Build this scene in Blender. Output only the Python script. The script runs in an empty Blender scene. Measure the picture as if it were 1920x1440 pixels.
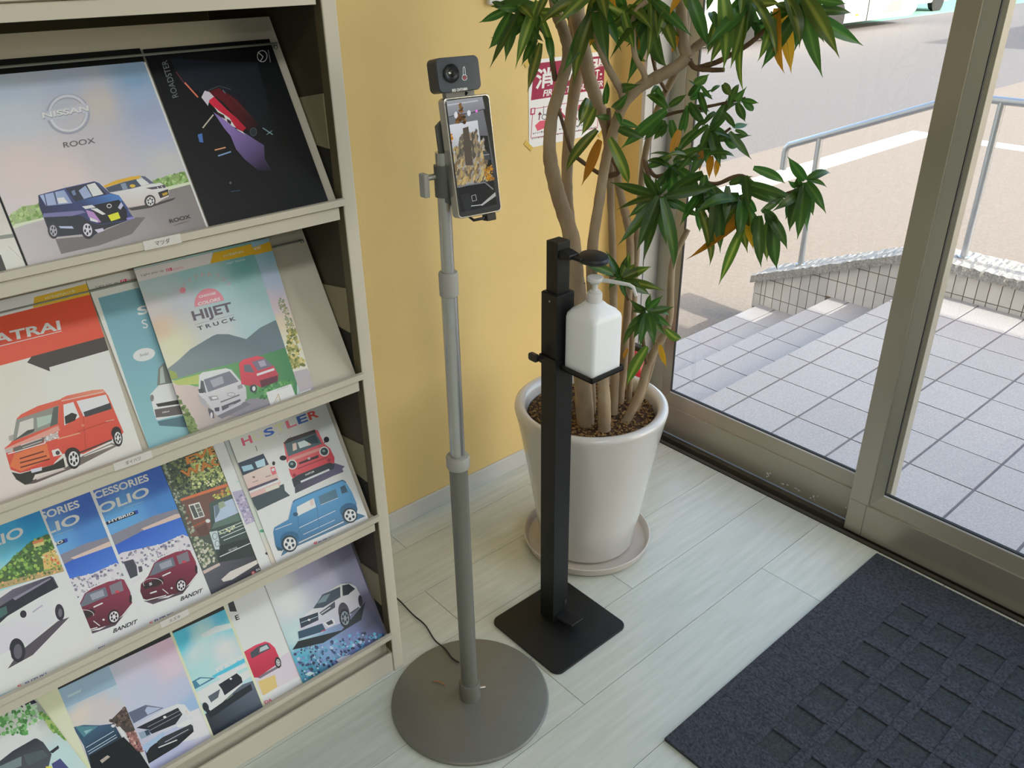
import bpy, bmesh, math, random
import numpy as np
from mathutils import Vector, Matrix
from mathutils.geometry import tessellate_polygon
random.seed(7)
SC = bpy.context.scene
COL = SC.collection

# ------------------------------------------------------------------ camera (fitted to the room's vanishing points)
FPX = 1558.063
RC = np.array([[0.7515228, -0.6595648, -0.0137055], [-0.3165027, -0.3422465, -0.8846996], [0.578826, 0.6692097, -0.46596]])
CAM = np.array([-1.9545, -1.71, 1.5])
cam_d = bpy.data.cameras.new('camera'); cam = bpy.data.objects.new('camera', cam_d); COL.objects.link(cam)
cam_d.sensor_width = 36.0; cam_d.lens = FPX / 1920 * 36.0; cam_d.clip_start = 0.02; cam_d.clip_end = 400
_m = np.eye(4); _m[:3, 0] = RC[0]; _m[:3, 1] = -RC[1]; _m[:3, 2] = -RC[2]; _m[:3, 3] = CAM
cam.matrix_world = Matrix(_m.tolist())
SC.camera = cam

# ------------------------------------------------------------------ world, sun, exposure
SC.view_settings.view_transform = 'Standard'; SC.view_settings.look = 'None'
SC.view_settings.gamma = 1.0; SC.view_settings.use_curve_mapping = False
SC.view_settings.exposure = -0.34
w = bpy.data.worlds.new('world'); SC.world = w; w.use_nodes = True
nt = w.node_tree; nt.nodes.clear()
sky = nt.nodes.new('ShaderNodeTexSky'); sky.sky_type = 'NISHITA'; sky.sun_disc = False
sky.sun_elevation = math.radians(32); sky.sun_rotation = math.radians(180); sky.air_density = 1.0; sky.dust_density = 3.0; sky.ozone_density = .6
bg = nt.nodes.new('ShaderNodeBackground'); bg.inputs['Strength'].default_value = 0.9
out = nt.nodes.new('ShaderNodeOutputWorld')
haze = nt.nodes.new('ShaderNodeVectorMath'); haze.operation = 'MULTIPLY'; haze.inputs[1].default_value = (1.0, .965, .93)
nt.links.new(sky.outputs[0], haze.inputs[0]); nt.links.new(haze.outputs[0], bg.inputs[0]); nt.links.new(bg.outputs[0], out.inputs[0])
def light(name, kind, loc, direction, energy, color=(1, 1, 1), **kw):
    d = bpy.data.lights.new(name, kind); d.energy = energy; d.color = color
    for k, v in kw.items(): setattr(d, k, v)
    o = bpy.data.objects.new(name, d); COL.objects.link(o); o.location = loc
    o.rotation_euler = Vector(direction).to_track_quat('-Z', 'Y').to_euler()
    return o
light('sun', 'SUN', (0, -6, 8), (-0.03, 1.0, -0.57), 10.0, (1.0, 0.95, 0.88), angle=math.radians(0.6))
po = light('window_portal', 'AREA', (0.14, -2.3, 1.2), (-1, 0, 0), 1.0, shape='RECTANGLE', size=4.6, size_y=2.4)
po.data.cycles.is_portal = True
# fluorescent panels on the ceiling of the room
LAMP_W = 16.0
LAMPS = [(-1.6, -2.1), (-3.6, -2.1), (-1.6, -4.4), (-3.6, -4.4)]
for lx, ly in LAMPS:
    light('ceiling_lamp_light', 'AREA', (lx, ly, 2.555), (0, 0, -1), LAMP_W, (0.95, 0.98, 1.0), shape='RECTANGLE', size=1.2, size_y=0.3)

# ------------------------------------------------------------------ reading the photograph's pixels as points of the room
def ray(x, y): return RC.T @ np.array([(x - 960) / FPX, (y - 720) / FPX, 1.0])
def on_z(x, y, z=0.0):
    d = ray(x, y); return CAM + d * ((z - CAM[2]) / d[2])
def on_ax(x, y, ax, v):
    d = ray(x, y); return CAM + d * ((v - CAM[ax]) / d[ax])
def upright(x, y, P0, toward=0.0):
    """point of pixel (x, y) on the vertical plane through P0 square to the line of sight, moved `toward` metres to the camera"""
    n = np.array([P0[0] - CAM[0], P0[1] - CAM[1], 0.0]); n /= np.linalg.norm(n)
    d = ray(x, y); t = ((np.array([P0[0], P0[1], 0]) - n * toward - CAM) @ n) / (d @ n)
    return CAM + d * t

# ------------------------------------------------------------------ mesh helpers
class MB:
    def __init__(s): s.v = []; s.f = []
    def add(s, vs, fs):
        o = len(s.v); s.v += [tuple(map(float, p)) for p in vs]; s.f += [tuple(i + o for i in f) for f in fs]; return s
    def box(s, x0, x1, y0, y1, z0, z1):
        return s.add([(x, y, z) for z in (z0, z1) for y in (y0, y1) for x in (x0, x1)],
                     [(0, 2, 3, 1), (4, 5, 7, 6), (0, 1, 5, 4), (2, 6, 7, 3), (0, 4, 6, 2), (1, 3, 7, 5)])
    def prism(s, poly, axis, a, b):
        """2-D polygon (the other two axes in order) pushed along axis from a to b"""
        n = len(poly)
        def P(p, t):
            q = list(p); q.insert(axis, t); return q
        vs = [P(p, a) for p in poly] + [P(p, b) for p in poly]
        ar = sum(poly[i][0] * poly[(i + 1) % n][1] - poly[(i + 1) % n][0] * poly[i][1] for i in range(n))
        flip = (ar > 0) == (axis != 1)
        bot = tuple(range(n)); top = tuple(range(n, 2 * n))
        fs = [bot[::-1] if flip else bot, top if flip else top[::-1]]
        for i in range(n):
            j = (i + 1) % n
            q = (i, j, j + n, i + n); fs.append(q if flip else q[::-1])
        return s.add(vs, fs)
    def tube(s, pts, rad, n=10, cap=True):
        pts = [Vector(p) for p in pts]; m = len(pts)
        if not hasattr(rad, '__len__'): rad = [rad] * m
        vs = []; up = Vector((0, 0, 1)); ref = None
        for i, p in enumerate(pts):
            t = (pts[min(i + 1, m - 1)] - pts[max(i - 1, 0)]).normalized()
            if ref is None:
                ref = t.cross(up if abs(t.z) < .9 else Vector((1, 0, 0))).normalized()
            ref = (ref - t * ref.dot(t)).normalized(); b = t.cross(ref)
            for k in range(n):
                a = 2 * math.pi * k / n
                vs.append(p + (ref * math.cos(a) + b * math.sin(a)) * rad[i])
        fs = []
        for i in range(m - 1):
            for k in range(n):
                k2 = (k + 1) % n
                fs.append((i * n + k, i * n + k2, (i + 1) * n + k2, (i + 1) * n + k))
        if cap: fs += [tuple(range(n))[::-1], tuple(range((m - 1) * n, m * n))]
        return s.add(vs, fs)
    def lathe(s, prof, c=(0, 0, 0), n=48):
        vs = []; fs = []; m = len(prof)
        for r, z in prof:
            for k in range(n):
                a = 2 * math.pi * k / n; vs.append((c[0] + r * math.cos(a), c[1] + r * math.sin(a), c[2] + z))
        for i in range(m - 1):
            for k in range(n):
                k2 = (k + 1) % n; fs.append((i * n + k, i * n + k2, (i + 1) * n + k2, (i + 1) * n + k))
        if prof[0][0] > 1e-6: fs.append(tuple(range(n))[::-1])
        if prof[-1][0] > 1e-6: fs.append(tuple(range((m - 1) * n, m * n)))
        return s.add(vs, fs)
    def ball(s, c, r, n=12, sz=(1, 1, 1)):
        pr = [(r * math.sin(math.pi * i / n) + 1e-7, -r * math.cos(math.pi * i / n)) for i in range(n + 1)]
        b = MB().lathe(pr, n=2 * n)
        return s.add([(c[0] + x * sz[0], c[1] + y * sz[1], c[2] + z * sz[2]) for x, y, z in b.v], b.f)
    def xf(s, M):
        s.v = [tuple(M @ Vector(p)) for p in s.v]; return s
    def mesh(s, name, smooth=False):
        me = bpy.data.meshes.new(name); me.from_pydata(s.v, [], s.f)
        if smooth is True: me.polygons.foreach_set('use_smooth', [True] * len(me.polygons))
        elif smooth: me.polygons.foreach_set('use_smooth', [True] * len(me.polygons)); me.set_sharp_from_angle(angle=math.radians(smooth))
        me.update(); return me
    def build(s, name, mat, parent=None, smooth=False, bevel=0, seg=2):
        me = s.mesh(name, smooth); o = bpy.data.objects.new(name, me); COL.objects.link(o)
        if mat: me.materials.append(mat)
        if parent is not None: adopt(o, parent)
        if bevel:
            md = o.modifiers.new('edge', 'BEVEL'); md.width = bevel; md.segments = seg; md.limit_method = 'ANGLE'; md.angle_limit = math.radians(35)
        return o

WLOC = {}
def wloc(o):
    v = Vector((0, 0, 0)); M = Matrix.Identity(4)
    while o is not None:
        M = o.matrix_parent_inverse @ o.matrix_basis @ M if o.parent else o.matrix_basis @ M
        o = o.parent
    return M
def adopt(o, parent):
    o.parent = parent; o.matrix_parent_inverse = wloc(parent).inverted()
def tag(o, label=None, cat=None, group=None, kind=None):
    if label: o['label'] = label
    if cat: o['category'] = cat
    if group: o['group'] = group
    if kind: o['kind'] = kind
    return o
def thing(name, label, cat, loc=(0, 0, 0), group=None, kind=None):
    o = bpy.data.objects.new(name, None); COL.objects.link(o); o.location = loc; o.empty_display_size = .05
    return tag(o, label, cat, group, kind)

# ------------------------------------------------------------------ materials
def lin(c):
    if isinstance(c, str): c = [int(c[i:i + 2], 16) for i in (0, 2, 4)]
    return tuple((v / 255 / 12.92 if v / 255 <= .04045 else ((v / 255 + .055) / 1.055) ** 2.4) for v in c[:3])
def rgba(c): return (*lin(c), 1.0)
def mat(name, color, rough=.5, metal=0.0, var=0.0, scale=20.0, bump=0.0, bscale=None, stretch=None, coat=0.0, color2=None, rnd=0.0, spec=.5, trans=0.0):
    m = bpy.data.materials.new(name); m.use_nodes = True; t = m.node_tree; b = t.nodes['Principled BSDF']
    b.inputs['Roughness'].default_value = rough; b.inputs['Metallic'].default_value = metal
    b.inputs['Specular IOR Level'].default_value = spec
    if coat: b.inputs['Coat Weight'].default_value = coat; b.inputs['Coat Roughness'].default_value = .06
    if trans: b.inputs['Transmission Weight'].default_value = trans
    tc = t.nodes.new('ShaderNodeTexCoord'); mp = t.nodes.new('ShaderNodeMapping'); t.links.new(tc.outputs['Object'], mp.inputs[0])
    if stretch: mp.inputs['Scale'].default_value = stretch
    nz = t.nodes.new('ShaderNodeTexNoise'); nz.inputs['Scale'].default_value = scale; nz.inputs['Detail'].default_value = 5
    t.links.new(mp.outputs[0], nz.inputs[0])
    c1 = Vector(lin(color)); c2 = Vector(lin(color2)) if color2 else c1 * (1 - var)
    c0 = c1 if color2 else c1 * (1 + var)
    r = t.nodes.new('ShaderNodeValToRGB'); r.color_ramp.elements[0].position = .3; r.color_ramp.elements[1].position = .7
    r.color_ramp.elements[0].color = (*c2, 1); r.color_ramp.elements[1].color = (*[min(v, 1) for v in c0], 1)
    t.links.new(nz.outputs[0], r.inputs[0]); src = r.outputs[0]
    if rnd:
        oi = t.nodes.new('ShaderNodeObjectInfo'); mr = t.nodes.new('ShaderNodeMapRange'); mr.inputs[3].default_value = 1 - rnd; mr.inputs[4].default_value = 1 + rnd
        t.links.new(oi.outputs['Random'], mr.inputs[0]); hs = t.nodes.new('ShaderNodeHueSaturation'); t.links.new(mr.outputs[0], hs.inputs['Value'])
        t.links.new(src, hs.inputs['Color']); src = hs.outputs[0]
        ad = t.nodes.new('ShaderNodeVectorMath'); ad.operation = 'SCALE'; cmb = t.nodes.new('ShaderNodeCombineXYZ')
        t.links.new(oi.outputs['Random'], cmb.inputs[0]); t.links.new(oi.outputs['Random'], cmb.inputs[1]); t.links.new(cmb.outputs[0], ad.inputs[0]); ad.inputs['Scale'].default_value = 37.0
        t.links.new(ad.outputs[0], mp.inputs['Location'])
    t.links.new(src, b.inputs['Base Color'])
    if bump:
        n2 = t.nodes.new('ShaderNodeTexNoise'); n2.inputs['Scale'].default_value = bscale or scale * 3; n2.inputs['Detail'].default_value = 4
        t.links.new(mp.outputs[0], n2.inputs[0]); bp = t.nodes.new('ShaderNodeBump'); bp.inputs['Strength'].default_value = bump; bp.inputs['Distance'].default_value = .004
        t.links.new(n2.outputs[0], bp.inputs['Height']); t.links.new(bp.outputs[0], b.inputs['Normal'])
    return m
def glass_mat(name, tint=(0.97, 0.99, 0.98)):
    m = bpy.data.materials.new(name); m.use_nodes = True; t = m.node_tree; t.nodes.clear()
    o = t.nodes.new('ShaderNodeOutputMaterial'); tr = t.nodes.new('ShaderNodeBsdfTransparent'); tr.inputs[0].default_value = (*tint, 1)
    gl = t.nodes.new('ShaderNodeBsdfGlossy'); gl.inputs['Roughness'].default_value = .02
    fr = t.nodes.new('ShaderNodeFresnel'); fr.inputs[0].default_value = 1.45; mx = t.nodes.new('ShaderNodeMixShader')
    ge = t.nodes.new('ShaderNodeNewGeometry'); bk = t.nodes.new('ShaderNodeMath'); bk.operation = 'SUBTRACT'; bk.inputs[0].default_value = 1.0; t.links.new(ge.outputs['Backfacing'], bk.inputs[1])
    fm = t.nodes.new('ShaderNodeMath'); fm.operation = 'MULTIPLY'; t.links.new(fr.outputs[0], fm.inputs[0]); t.links.new(bk.outputs[0], fm.inputs[1])
    t.links.new(fm.outputs[0], mx.inputs[0]); t.links.new(tr.outputs[0], mx.inputs[1]); t.links.new(gl.outputs[0], mx.inputs[2]); t.links.new(mx.outputs[0], o.inputs[0])
    return m
def print_mat(name, rough=.35, spec=.4, emit=0.0):
    """flat ink: reads the colour of the printed shape"""
    m = bpy.data.materials.new(name); m.use_nodes = True; t = m.node_tree; b = t.nodes['Principled BSDF']
    a = t.nodes.new('ShaderNodeVertexColor'); a.layer_name = 'ink'; t.links.new(a.outputs[0], b.inputs['Base Color'])
    b.inputs['Roughness'].default_value = rough; b.inputs['Specular IOR Level'].default_value = spec
    if emit: t.links.new(a.outputs[0], b.inputs['Emission Color']); b.inputs['Emission Strength'].default_value = emit
    return m
M = {}
M['yellow'] = mat('yellow_wall_paint', 'e6ca88', .75, var=.05, scale=3, bump=.12, bscale=60)
M['white_wall'] = mat('white_wall_paint', 'd8d4c8', .8, var=.03, scale=3)
M['baseboard'] = mat('pale_grey_vinyl', 'cfcfcb', .45, var=.02)
M['plank'] = mat('bleached_wood_plank', 'd3d6cc', .27, scale=5, stretch=(1.2, 14, 1), color2='c4c9bd', rnd=.035, bump=.05, bscale=30)
M['joint'] = mat('dark_plank_joint', '77786c', .8)
M['alu'] = mat('champagne_aluminium', 'afab9c', .36, .55, var=.04, scale=4)
M['alu_dark'] = mat('dark_track_aluminium', '57544a', .5, .4, var=.1, scale=12)
M['alu_light'] = mat('pale_aluminium', 'c9cacb', .35, .4, var=.03)
M['black_gap'] = mat('black_rubber', '121210', .7)
M['gasket'] = mat('white_gasket', 'e6e9f2', .35)
M['glass'] = glass_mat('window_glass')
M['tile'] = mat('pale_stone_tile', 'aca7a6', .62, scale=160, color2='969291', rnd=.03, bump=.25, bscale=260)
M['riser'] = mat('pale_riser_tile', 'a89c90', .6, scale=160, color2='978b80', rnd=.03)
M['grout'] = mat('dark_grout', '6d6b72', .9, var=.1)
M['wall_tile'] = mat('cream_mosaic_tile', 'cfc9c4', .35, var=.04, scale=8, rnd=.05)
M['wall_grout'] = mat('brown_grout', '7d6a5e', .9)
M['granite'] = mat('rough_granite', 'b4b0aa', .85, scale=120, color2='7f7b76', bump=.8, bscale=90)
M['steel'] = mat('brushed_steel', 'b9bcc0', .28, .9, var=.03)
M['concrete'] = mat('pale_concrete', '83796f', .9, scale=60, color2='766c62', bump=.3, bscale=150)
M['asphalt'] = mat('grey_asphalt', '706c6a', .9, scale=45, color2='615d5c', bump=.4, bscale=120)
M['white_line'] = mat('white_road_paint', 'dcdcd8', .8, var=.06, scale=10)
M['green_line'] = mat('green_road_paint', '6f9a88', .8, var=.06, scale=6)
M['rack'] = mat('cream_enamelled_steel', 'd2c9b6', .42, var=.03, scale=6)
M['rack_in'] = mat('shaded_olive_steel', '5d5236', .55, var=.06, scale=6)  # cream steel darkened to olive for the weak light inside the rack
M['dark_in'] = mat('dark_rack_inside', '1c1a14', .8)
M['rack_deep'] = mat('cream_steel_deep_shade', '3a3220', .6)  # same steel darker still, deep shade put into the colour
M['rack_bracket'] = mat('cream_steel_dim_olive', '8d8364', .5, var=.04, scale=6)  # rack cream dimmed to olive, shade in the colour
M['wire'] = mat('grey_wire', '8f9388', .35, .7)
M['paper'] = mat('white_paper_edge', 'd6d2cc', .6, var=.03, scale=80, stretch=(1, 1, 30))
M['dark_paper'] = mat('black_paper_edge', '1a1b1c', .5)
M['aqua_paper'] = mat('aqua_paper_edge', 'a9cfd2', .6)
M['lime_paper'] = mat('lime_paper_edge', 'b5d69c', .6)
M['label'] = mat('white_label', 'e2dcd6', .6)
M['ink'] = print_mat('printed_cover_ink')
M['ink_matt'] = print_mat('printed_matt_ink', .6, .2)
M['screen'] = print_mat('screen_reflection_glow', .08, .5, .55)  # emissive colours standing in for reflections on the dark glass
M['grey_metal'] = mat('grey_painted_metal', '79786f', .42, .25, var=.03, scale=30)
M['silver'] = mat('satin_silver_tube', 'c2c0bb', .26, .85, var=.03, stretch=(8, 8, 1))
M['grey_plastic'] = mat('grey_plastic', 'a5a39c', .45)
M['black_metal'] = mat('black_powder_coat', '141514', .5, .1, var=.1, scale=90)
M['black_plastic'] = mat('black_plastic', '1b1b1c', .35)
M['dark_plastic'] = mat('dark_grey_plastic', '3a3a3b', .4)
M['slate_gloss'] = mat('slate_glossy_front', '4d545c', .12, 0, coat=.6)
M['black_gloss'] = mat('black_glossy_glass', '0b0c0e', .06, 0, coat=1.0, spec=.6)
M['white_plastic'] = mat('white_plastic', 'd9d7d4', .4)
M['ceramic'] = mat('white_glazed_ceramic', 'd2cfca', .16, 0, var=.015, scale=3, coat=.5)
M['saucer'] = mat('worn_white_saucer', 'c8bfb4', .4, var=.05, scale=9)
M['soil'] = mat('dark_soil', '4a3522', .95, var=.3, scale=60, bump=.8)
M['bark'] = mat('grey_brown_bark', 'b09c80', .85, scale=22, color2='8f7a60', stretch=(1, 1, .5), bump=.5, bscale=70)
M['twig'] = mat('brown_twig_bark', '7a5f44', .85, scale=30, color2='55402c', bump=.4)
M['chip'] = mat('bark_chip', 'a07a48', .9, scale=40, color2='5f4426', rnd=.2)
M['mat'] = mat('charcoal_pile', '4a4d56', .95, scale=140, color2='272a31', bump=1.0, bscale=200)
M['mat_low'] = mat('charcoal_short_pile', '3e4549', .95, scale=140, color2='2a3033', bump=.8, bscale=220)
M['red'] = mat('red_enamel', 'b8182a', .3)
M['tape'] = mat('yellow_tape', 'd8b850', .5)
M['white_car'] = mat('white_car_paint', 'e2e2e2', .25, coat=.5)
M['tyre'] = mat('black_tyre', '1d1d1e', .8)
M['rim'] = mat('grey_wheel_rim', '9a9c9e', .35, .6)
M['car_glass'] = mat('dark_car_glass', '20262a', .1, coat=.5)
M['orange_lamp'] = mat('orange_lamp_lens', 'e08a20', .3)
M['lamp_white'] = mat('lamp_diffuser', 'f0eee6', .5)
# ================================================================== the room shell
S = lambda o, label, cat: tag(o, label, cat, kind='structure')
RX0, RY0, H = -6.0, -6.5, 2.6
f = S(MB().box(RX0, 0, RY0, 0, -.06, -.006).build('floor', M['joint']), 'pale bleached wood plank floor of the entrance hall', 'floor')
PW = .18; rows = {0: [-.967], 1: [-.50], 2: [-1.032], 3: [-.62], 4: [-.985], 5: [-.30], 6: [-.70]}
for r in range(-1, 22):
    y1 = min(-.10 - PW * (r - 1), 0); y0 = max(-.10 - PW * r, RY0)
    if y1 <= y0: continue
    j0 = rows.get(r, [-.2 - (r * .41) % .9])[0]
    js = sorted([j0 + 1.2 * k for k in range(-3, 3)])
    xs = [-3.4] + [x for x in js if -3.3 < x < -.06] + [0.0]
    for a, b in zip(xs[:-1], xs[1:]):
        g = .0007
        MB().box(a + g, b - g, y0 + g, y1 - g, -.02, random.uniform(-.0003, 0.0)).build('plank', M['plank'], f)
MB().box(RX0, -3.4, -4.0, 0, -.02, -.0002).build('plank_field', M['plank'], f)['kind'] = 'stuff'
MB().box(RX0, 0, RY0, -4.07, -.02, -.0002).build('plank_field', M['plank'], f)['kind'] = 'stuff'
S(MB().box(RX0, .1, 0, .12, -.06, H).build('wall_back', M['yellow']), 'yellow painted wall behind the brochure rack and the plant', 'wall')
S(MB().box(-.045, .1, -.09, 0, -.02, H).build('wall_right', M['yellow']), 'narrow yellow wall return beside the aluminium window frame', 'wall')
S(MB().box(RX0 - .12, RX0, RY0, .12, -.06, H).build('wall_left', M['white_wall']), 'plain white wall at the far end of the hall', 'wall')
S(MB().box(RX0, .1, RY0 - .12, RY0, -.06, H).build('wall_front', M['white_wall']), 'plain white wall behind the viewer', 'wall')
S(MB().box(RX0 - .12, .12, RY0 - .12, .12, H, H + .12).build('ceiling', M['white_wall']), 'plain white ceiling of the hall', 'ceiling')
bb = S(MB().box(-1.22, -.045, -.008, 0, 0, .058).build('baseboard_back', M['baseboard'], bevel=.002), 'pale grey baseboard along the foot of the yellow wall', 'baseboard')
for lx, ly in LAMPS:
    t = thing('ceiling_light', 'flat fluorescent panel on the ceiling of the hall', 'ceiling light', (lx, ly, H), group='ceiling panels')
    MB().box(lx - .64, lx + .64, ly - .19, ly + .19, H - .03, H).build('lamp_housing', M['white_plastic'], t)

# ------------------------------------------------------------------ sliding front: track, fixed window, sliding door
tr = S(MB().prism([(0, -.03), (0, .002), (.013, .002), (.013, -.018), (.036, -.018), (.036, .004), (.056, .004), (.056, -.012), (.1, -.012), (.1, -.03)], 1, -6.4, -.09).build('trim_1', M['alu_dark']), 'dark metal floor track under the sliding glass front', 'floor track')
MB().box(-.0035, -.0002, -6.4, -.09, -.02, .0006).build('rubber_joint', M['black_gap'], tr)
MB().box(.0135, .0355, -.88, -.09, -.0182, -.0165).build('track_groove', M['black_gap'], tr)
jb = S(MB().box(-.047, -.012, -.103, -.09, 0, H).box(-.008, .06, -.103, -.09, 0, H).build('trim_2', M['alu_light'], bevel=.001), 'pale aluminium jamb strip between yellow wall and window frame', 'jamb')
MB().box(-.012, -.008, -.1, -.09, 0, H).build('shadow_joint', M['black_gap'], jb)
def sash(name, label, cat, xf, y0, y1, zb, stile_l=.085, stile_r=.085, deep=.035, top=2.15):
    """glass leaf whose room face is the plane x = xf, spanning y0 < y1"""
    r = S(thing(name, None, None, (xf, (y0 + y1) / 2, zb)), label, cat)
    zr = zb + .104; zg = zr + .044; xg = xf + deep * .52
    MB().box(xf, xf + deep, y0, y1, zb, zr).build('bottom_rail', M['alu'], r, bevel=.0015)
    MB().box(xf, xf + deep, y0, y1, top, top + .09).build('top_rail', M['alu'], r, bevel=.0015)
    MB().box(xf, xf + deep, y1 - stile_l + .03, y1, zr, top).build('stile', M['alu'], r, bevel=.0015)
    MB().box(xf, xf + deep, y0, y0 + stile_r - .03, zr, top).build('stile', M['alu'], r, bevel=.0015)
    # sloping glazing bead round the pane
    ya, yb = y0 + stile_r, y1 - stile_l
    MB().prism([(xf + .006, zr), (xg - .004, zg), (xg + .004, zg), (xf + deep - .004, zr)], 1, y0 + stile_r - .03, y1 - stile_l + .03).build('glazing_bead', M['alu'], r)
    for ys, yt in ((yb, yb + .03), (ya, ya - .03)):
        MB().prism([(xf + .006, yt), (xg - .004, ys), (xg + .004, ys), (xf + deep - .004, yt)], 2, zr, top).build('glazing_bead', M['alu'], r)
    MB().box(xg - .0045, xg - .0015, ya, yb, zg - .001, zg + .004).build('glazing_gasket', M['gasket'], r)
    for yy in (ya, yb):
        MB().box(xg - .004, xg + .004, yy - .002, yy + .002, zg, top).build('glazing_seal', M['black_gap'], r)
    MB().box(xg - .004, xg + .006, ya, yb, zg + .004, zg + .007).build('glazing_seal', M['black_gap'], r)
    MB().box(xg - .001, xg + .001, ya, yb, zg, top).build('pane', M['glass'], r)
    return r
W1 = sash('window_1', 'fixed glass window leaf in aluminium frame behind the potted plant', 'window', .06, -.97, -.1, .006)
rs = random.Random(4); ch_ = MB()
for cx_, cz_, n_c in ((-.60, .03, 7), (-.66, .026, 4), (-.70, .024, 4), (-.76, .028, 6), (-.865, .05, 14)):
    for k in range(n_c):
        y_, z_ = cx_ + rs.gauss(0, .007), cz_ + rs.gauss(0, .006 if n_c < 14 else .011); r_ = rs.uniform(.0008, .0025)
        ch_.box(.0592, .0601, y_ - r_, y_ + r_, max(z_, .012) - r_, max(z_, .012) + r_ * rs.uniform(.4, 1))
rsd = ch_.build('sticker_residue', M['gasket'], W1); rsd['kind'] = 'stuff'
D1 = sash('door_1', 'sliding aluminium framed glass door leaf beside the doormat', 'door', .02, -1.95, -.878, .004)
MB().box(.0196, .0204, -.9295, -.9285, .006, .108).build('frame_joint', M['black_gap'], D1)
for k, (ya, yb) in enumerate(((-3.6, -1.86), (-5.2, -3.6), (-6.45, -5.2))):
    sash('window_%d' % (k + 2), 'glass leaf %s of the sliding front, past the door' % ('next to it', 'farther along', 'at the far end')[k], 'window', .06, ya, yb, .006)
S(MB().box(0, .1, -6.5, -.09, 2.24, H).build('wall_top', M['white_wall']), 'white wall strip above the glass front', 'wall')

# ================================================================== outside: landing, steps, parapet, handrail, yard
GX, GX0, GY, GY0 = .2145, .523, .2065, -.213     # tile grid of the landing
ZL, ZT2, ZT1, ZG = -.02, -.188, -.357, -.525
PX = 2.06                                        # inner face of the parapet
def rect_tiles(parent, xs, ys, z, name='tile', m=None, th=.012, gap=.0027, gy=.0046):
    for a, b in zip(xs[:-1], xs[1:]):
        for c, d in zip(ys[:-1], ys[1:]):
            dz = random.uniform(-.0004, .0004)
            MB().box(a + gap, b - gap, c + gy, d - (gy if name == 'tile' else .0005), z - th, z + dz).build(name, m or M['tile'], parent)
gx = [.1] + [GX0 + GX * k for k in range(-1, 8)]; gx = [x for x in gx if x < PX - .04] + [PX + .008]
land = S(MB().box(.1, PX + .01, -6.5, -.113, -.5, ZL - .003).build('landing', M['grout']), 'pale tiled landing outside the glass door', 'landing')
gy = [GY0 - GY * k for k in range(14)][::-1]
rect_tiles(land, gx, gy, ZL)
rect_tiles(land, gx, [GY0, -.113 + .004], ZL, 'nosing_tile')
for a, b in zip(gx[:-1], gx[1:]): MB().box(a + .003, b - .003, -.1132, -.105, ZT2, ZL - .013).build('riser_tile', M['riser'], land)
def step(name, label, ya, yb, yg, z, zlow):
    st = S(MB().box(.1, PX + .01, ya, yb - .006, zlow - .02, z - .003).build(name, M['grout']), label, 'step')
    rect_tiles(st, gx, [yg, yb], z, 'nosing_tile')
    rect_tiles(st, gx, [yg - GY, yg], z); rect_tiles(st, gx, [ya, yg - GY], z)
    for a, b in zip(gx[:-1], gx[1:]): MB().box(a + .003, b - .003, yb - .008, yb - .0002, zlow, z - .013).build('riser_tile', M['riser'], st)
step('upper_step', 'tiled step next below the landing, partly in sun', -.113, .303, .203, ZT2, ZT1)
step('lower_step', 'lowest tiled step at the edge of the concrete yard', .303, .728, .622, ZT1, ZG)
# ground
gnd = S(MB().box(.1, 80, -40, 3.45, ZG - .2, ZG).build('ground', M['concrete']), 'pale concrete forecourt beyond the steps', 'forecourt')
S(MB().box(-40, 80, 3.45, 60, ZG - .2, ZG - .004).box(-40, -.2, .3, 3.45, ZG - .2, ZG).build('road', M['asphalt']), 'grey asphalt road beyond the forecourt', 'road')
ln = S(MB().box(2.4, 8.4, 2.55, 2.83, ZG, ZG + .003).box(8.12, 8.4, -4, 2.55, ZG, ZG + .003).build('forecourt_marking', M['white_line']), 'white painted corner line on the concrete forecourt', 'road marking')
gl = S(MB().box(-30, 70, 10.75, 14.5, ZG - .004, ZG).build('lane_marking', M['green_line']), 'green painted lane along the far side of the road', 'road marking')
MB().box(-30, 17.5, 10.35, 10.75, ZG - .004, ZG + .0005).build('edge_line', M['white_line'], gl)
# parapet: tiled wall with granite coping; it follows the stair and then runs level
SL = .40; YB = -.062                               # slope of the coping, where it turns level
cz = lambda y: .107 if y <= YB else .107 - SL * (y - YB)
YE = .773
par = S(MB().prism([(-3.2, -.55), (-3.2, .1), (YB, .1), (YE, cz(YE) - .007), (YE, -.55)], 0, PX + .004, PX + .19).build('parapet', M['wall_grout']), 'low cream tiled parapet wall beside the entrance steps', 'parapet')
zs = [-.5, -.398, -.298, -.196, -.094, .0035, .107]
jy = [.701 - .0522 * k for k in range(0, 75)]; jy = [YE, .728] + jy
def clip_top(poly, fn_a, fn_b):
    """keep the part of a polygon below the line z = fn_a + fn_b * y"""
    o = []
    for i in range(len(poly)):
        p, q = poly[i], poly[(i + 1) % len(poly)]
        dp = p[1] - (fn_a + fn_b * p[0]); dq = q[1] - (fn_a + fn_b * q[0])
        if dp <= 0: o.append(p)
        if dp * dq < 0:
            t = dp / (dp - dq); o.append((p[0] + (q[0] - p[0]) * t, p[1] + (q[1] - p[1]) * t))
    return o
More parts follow.
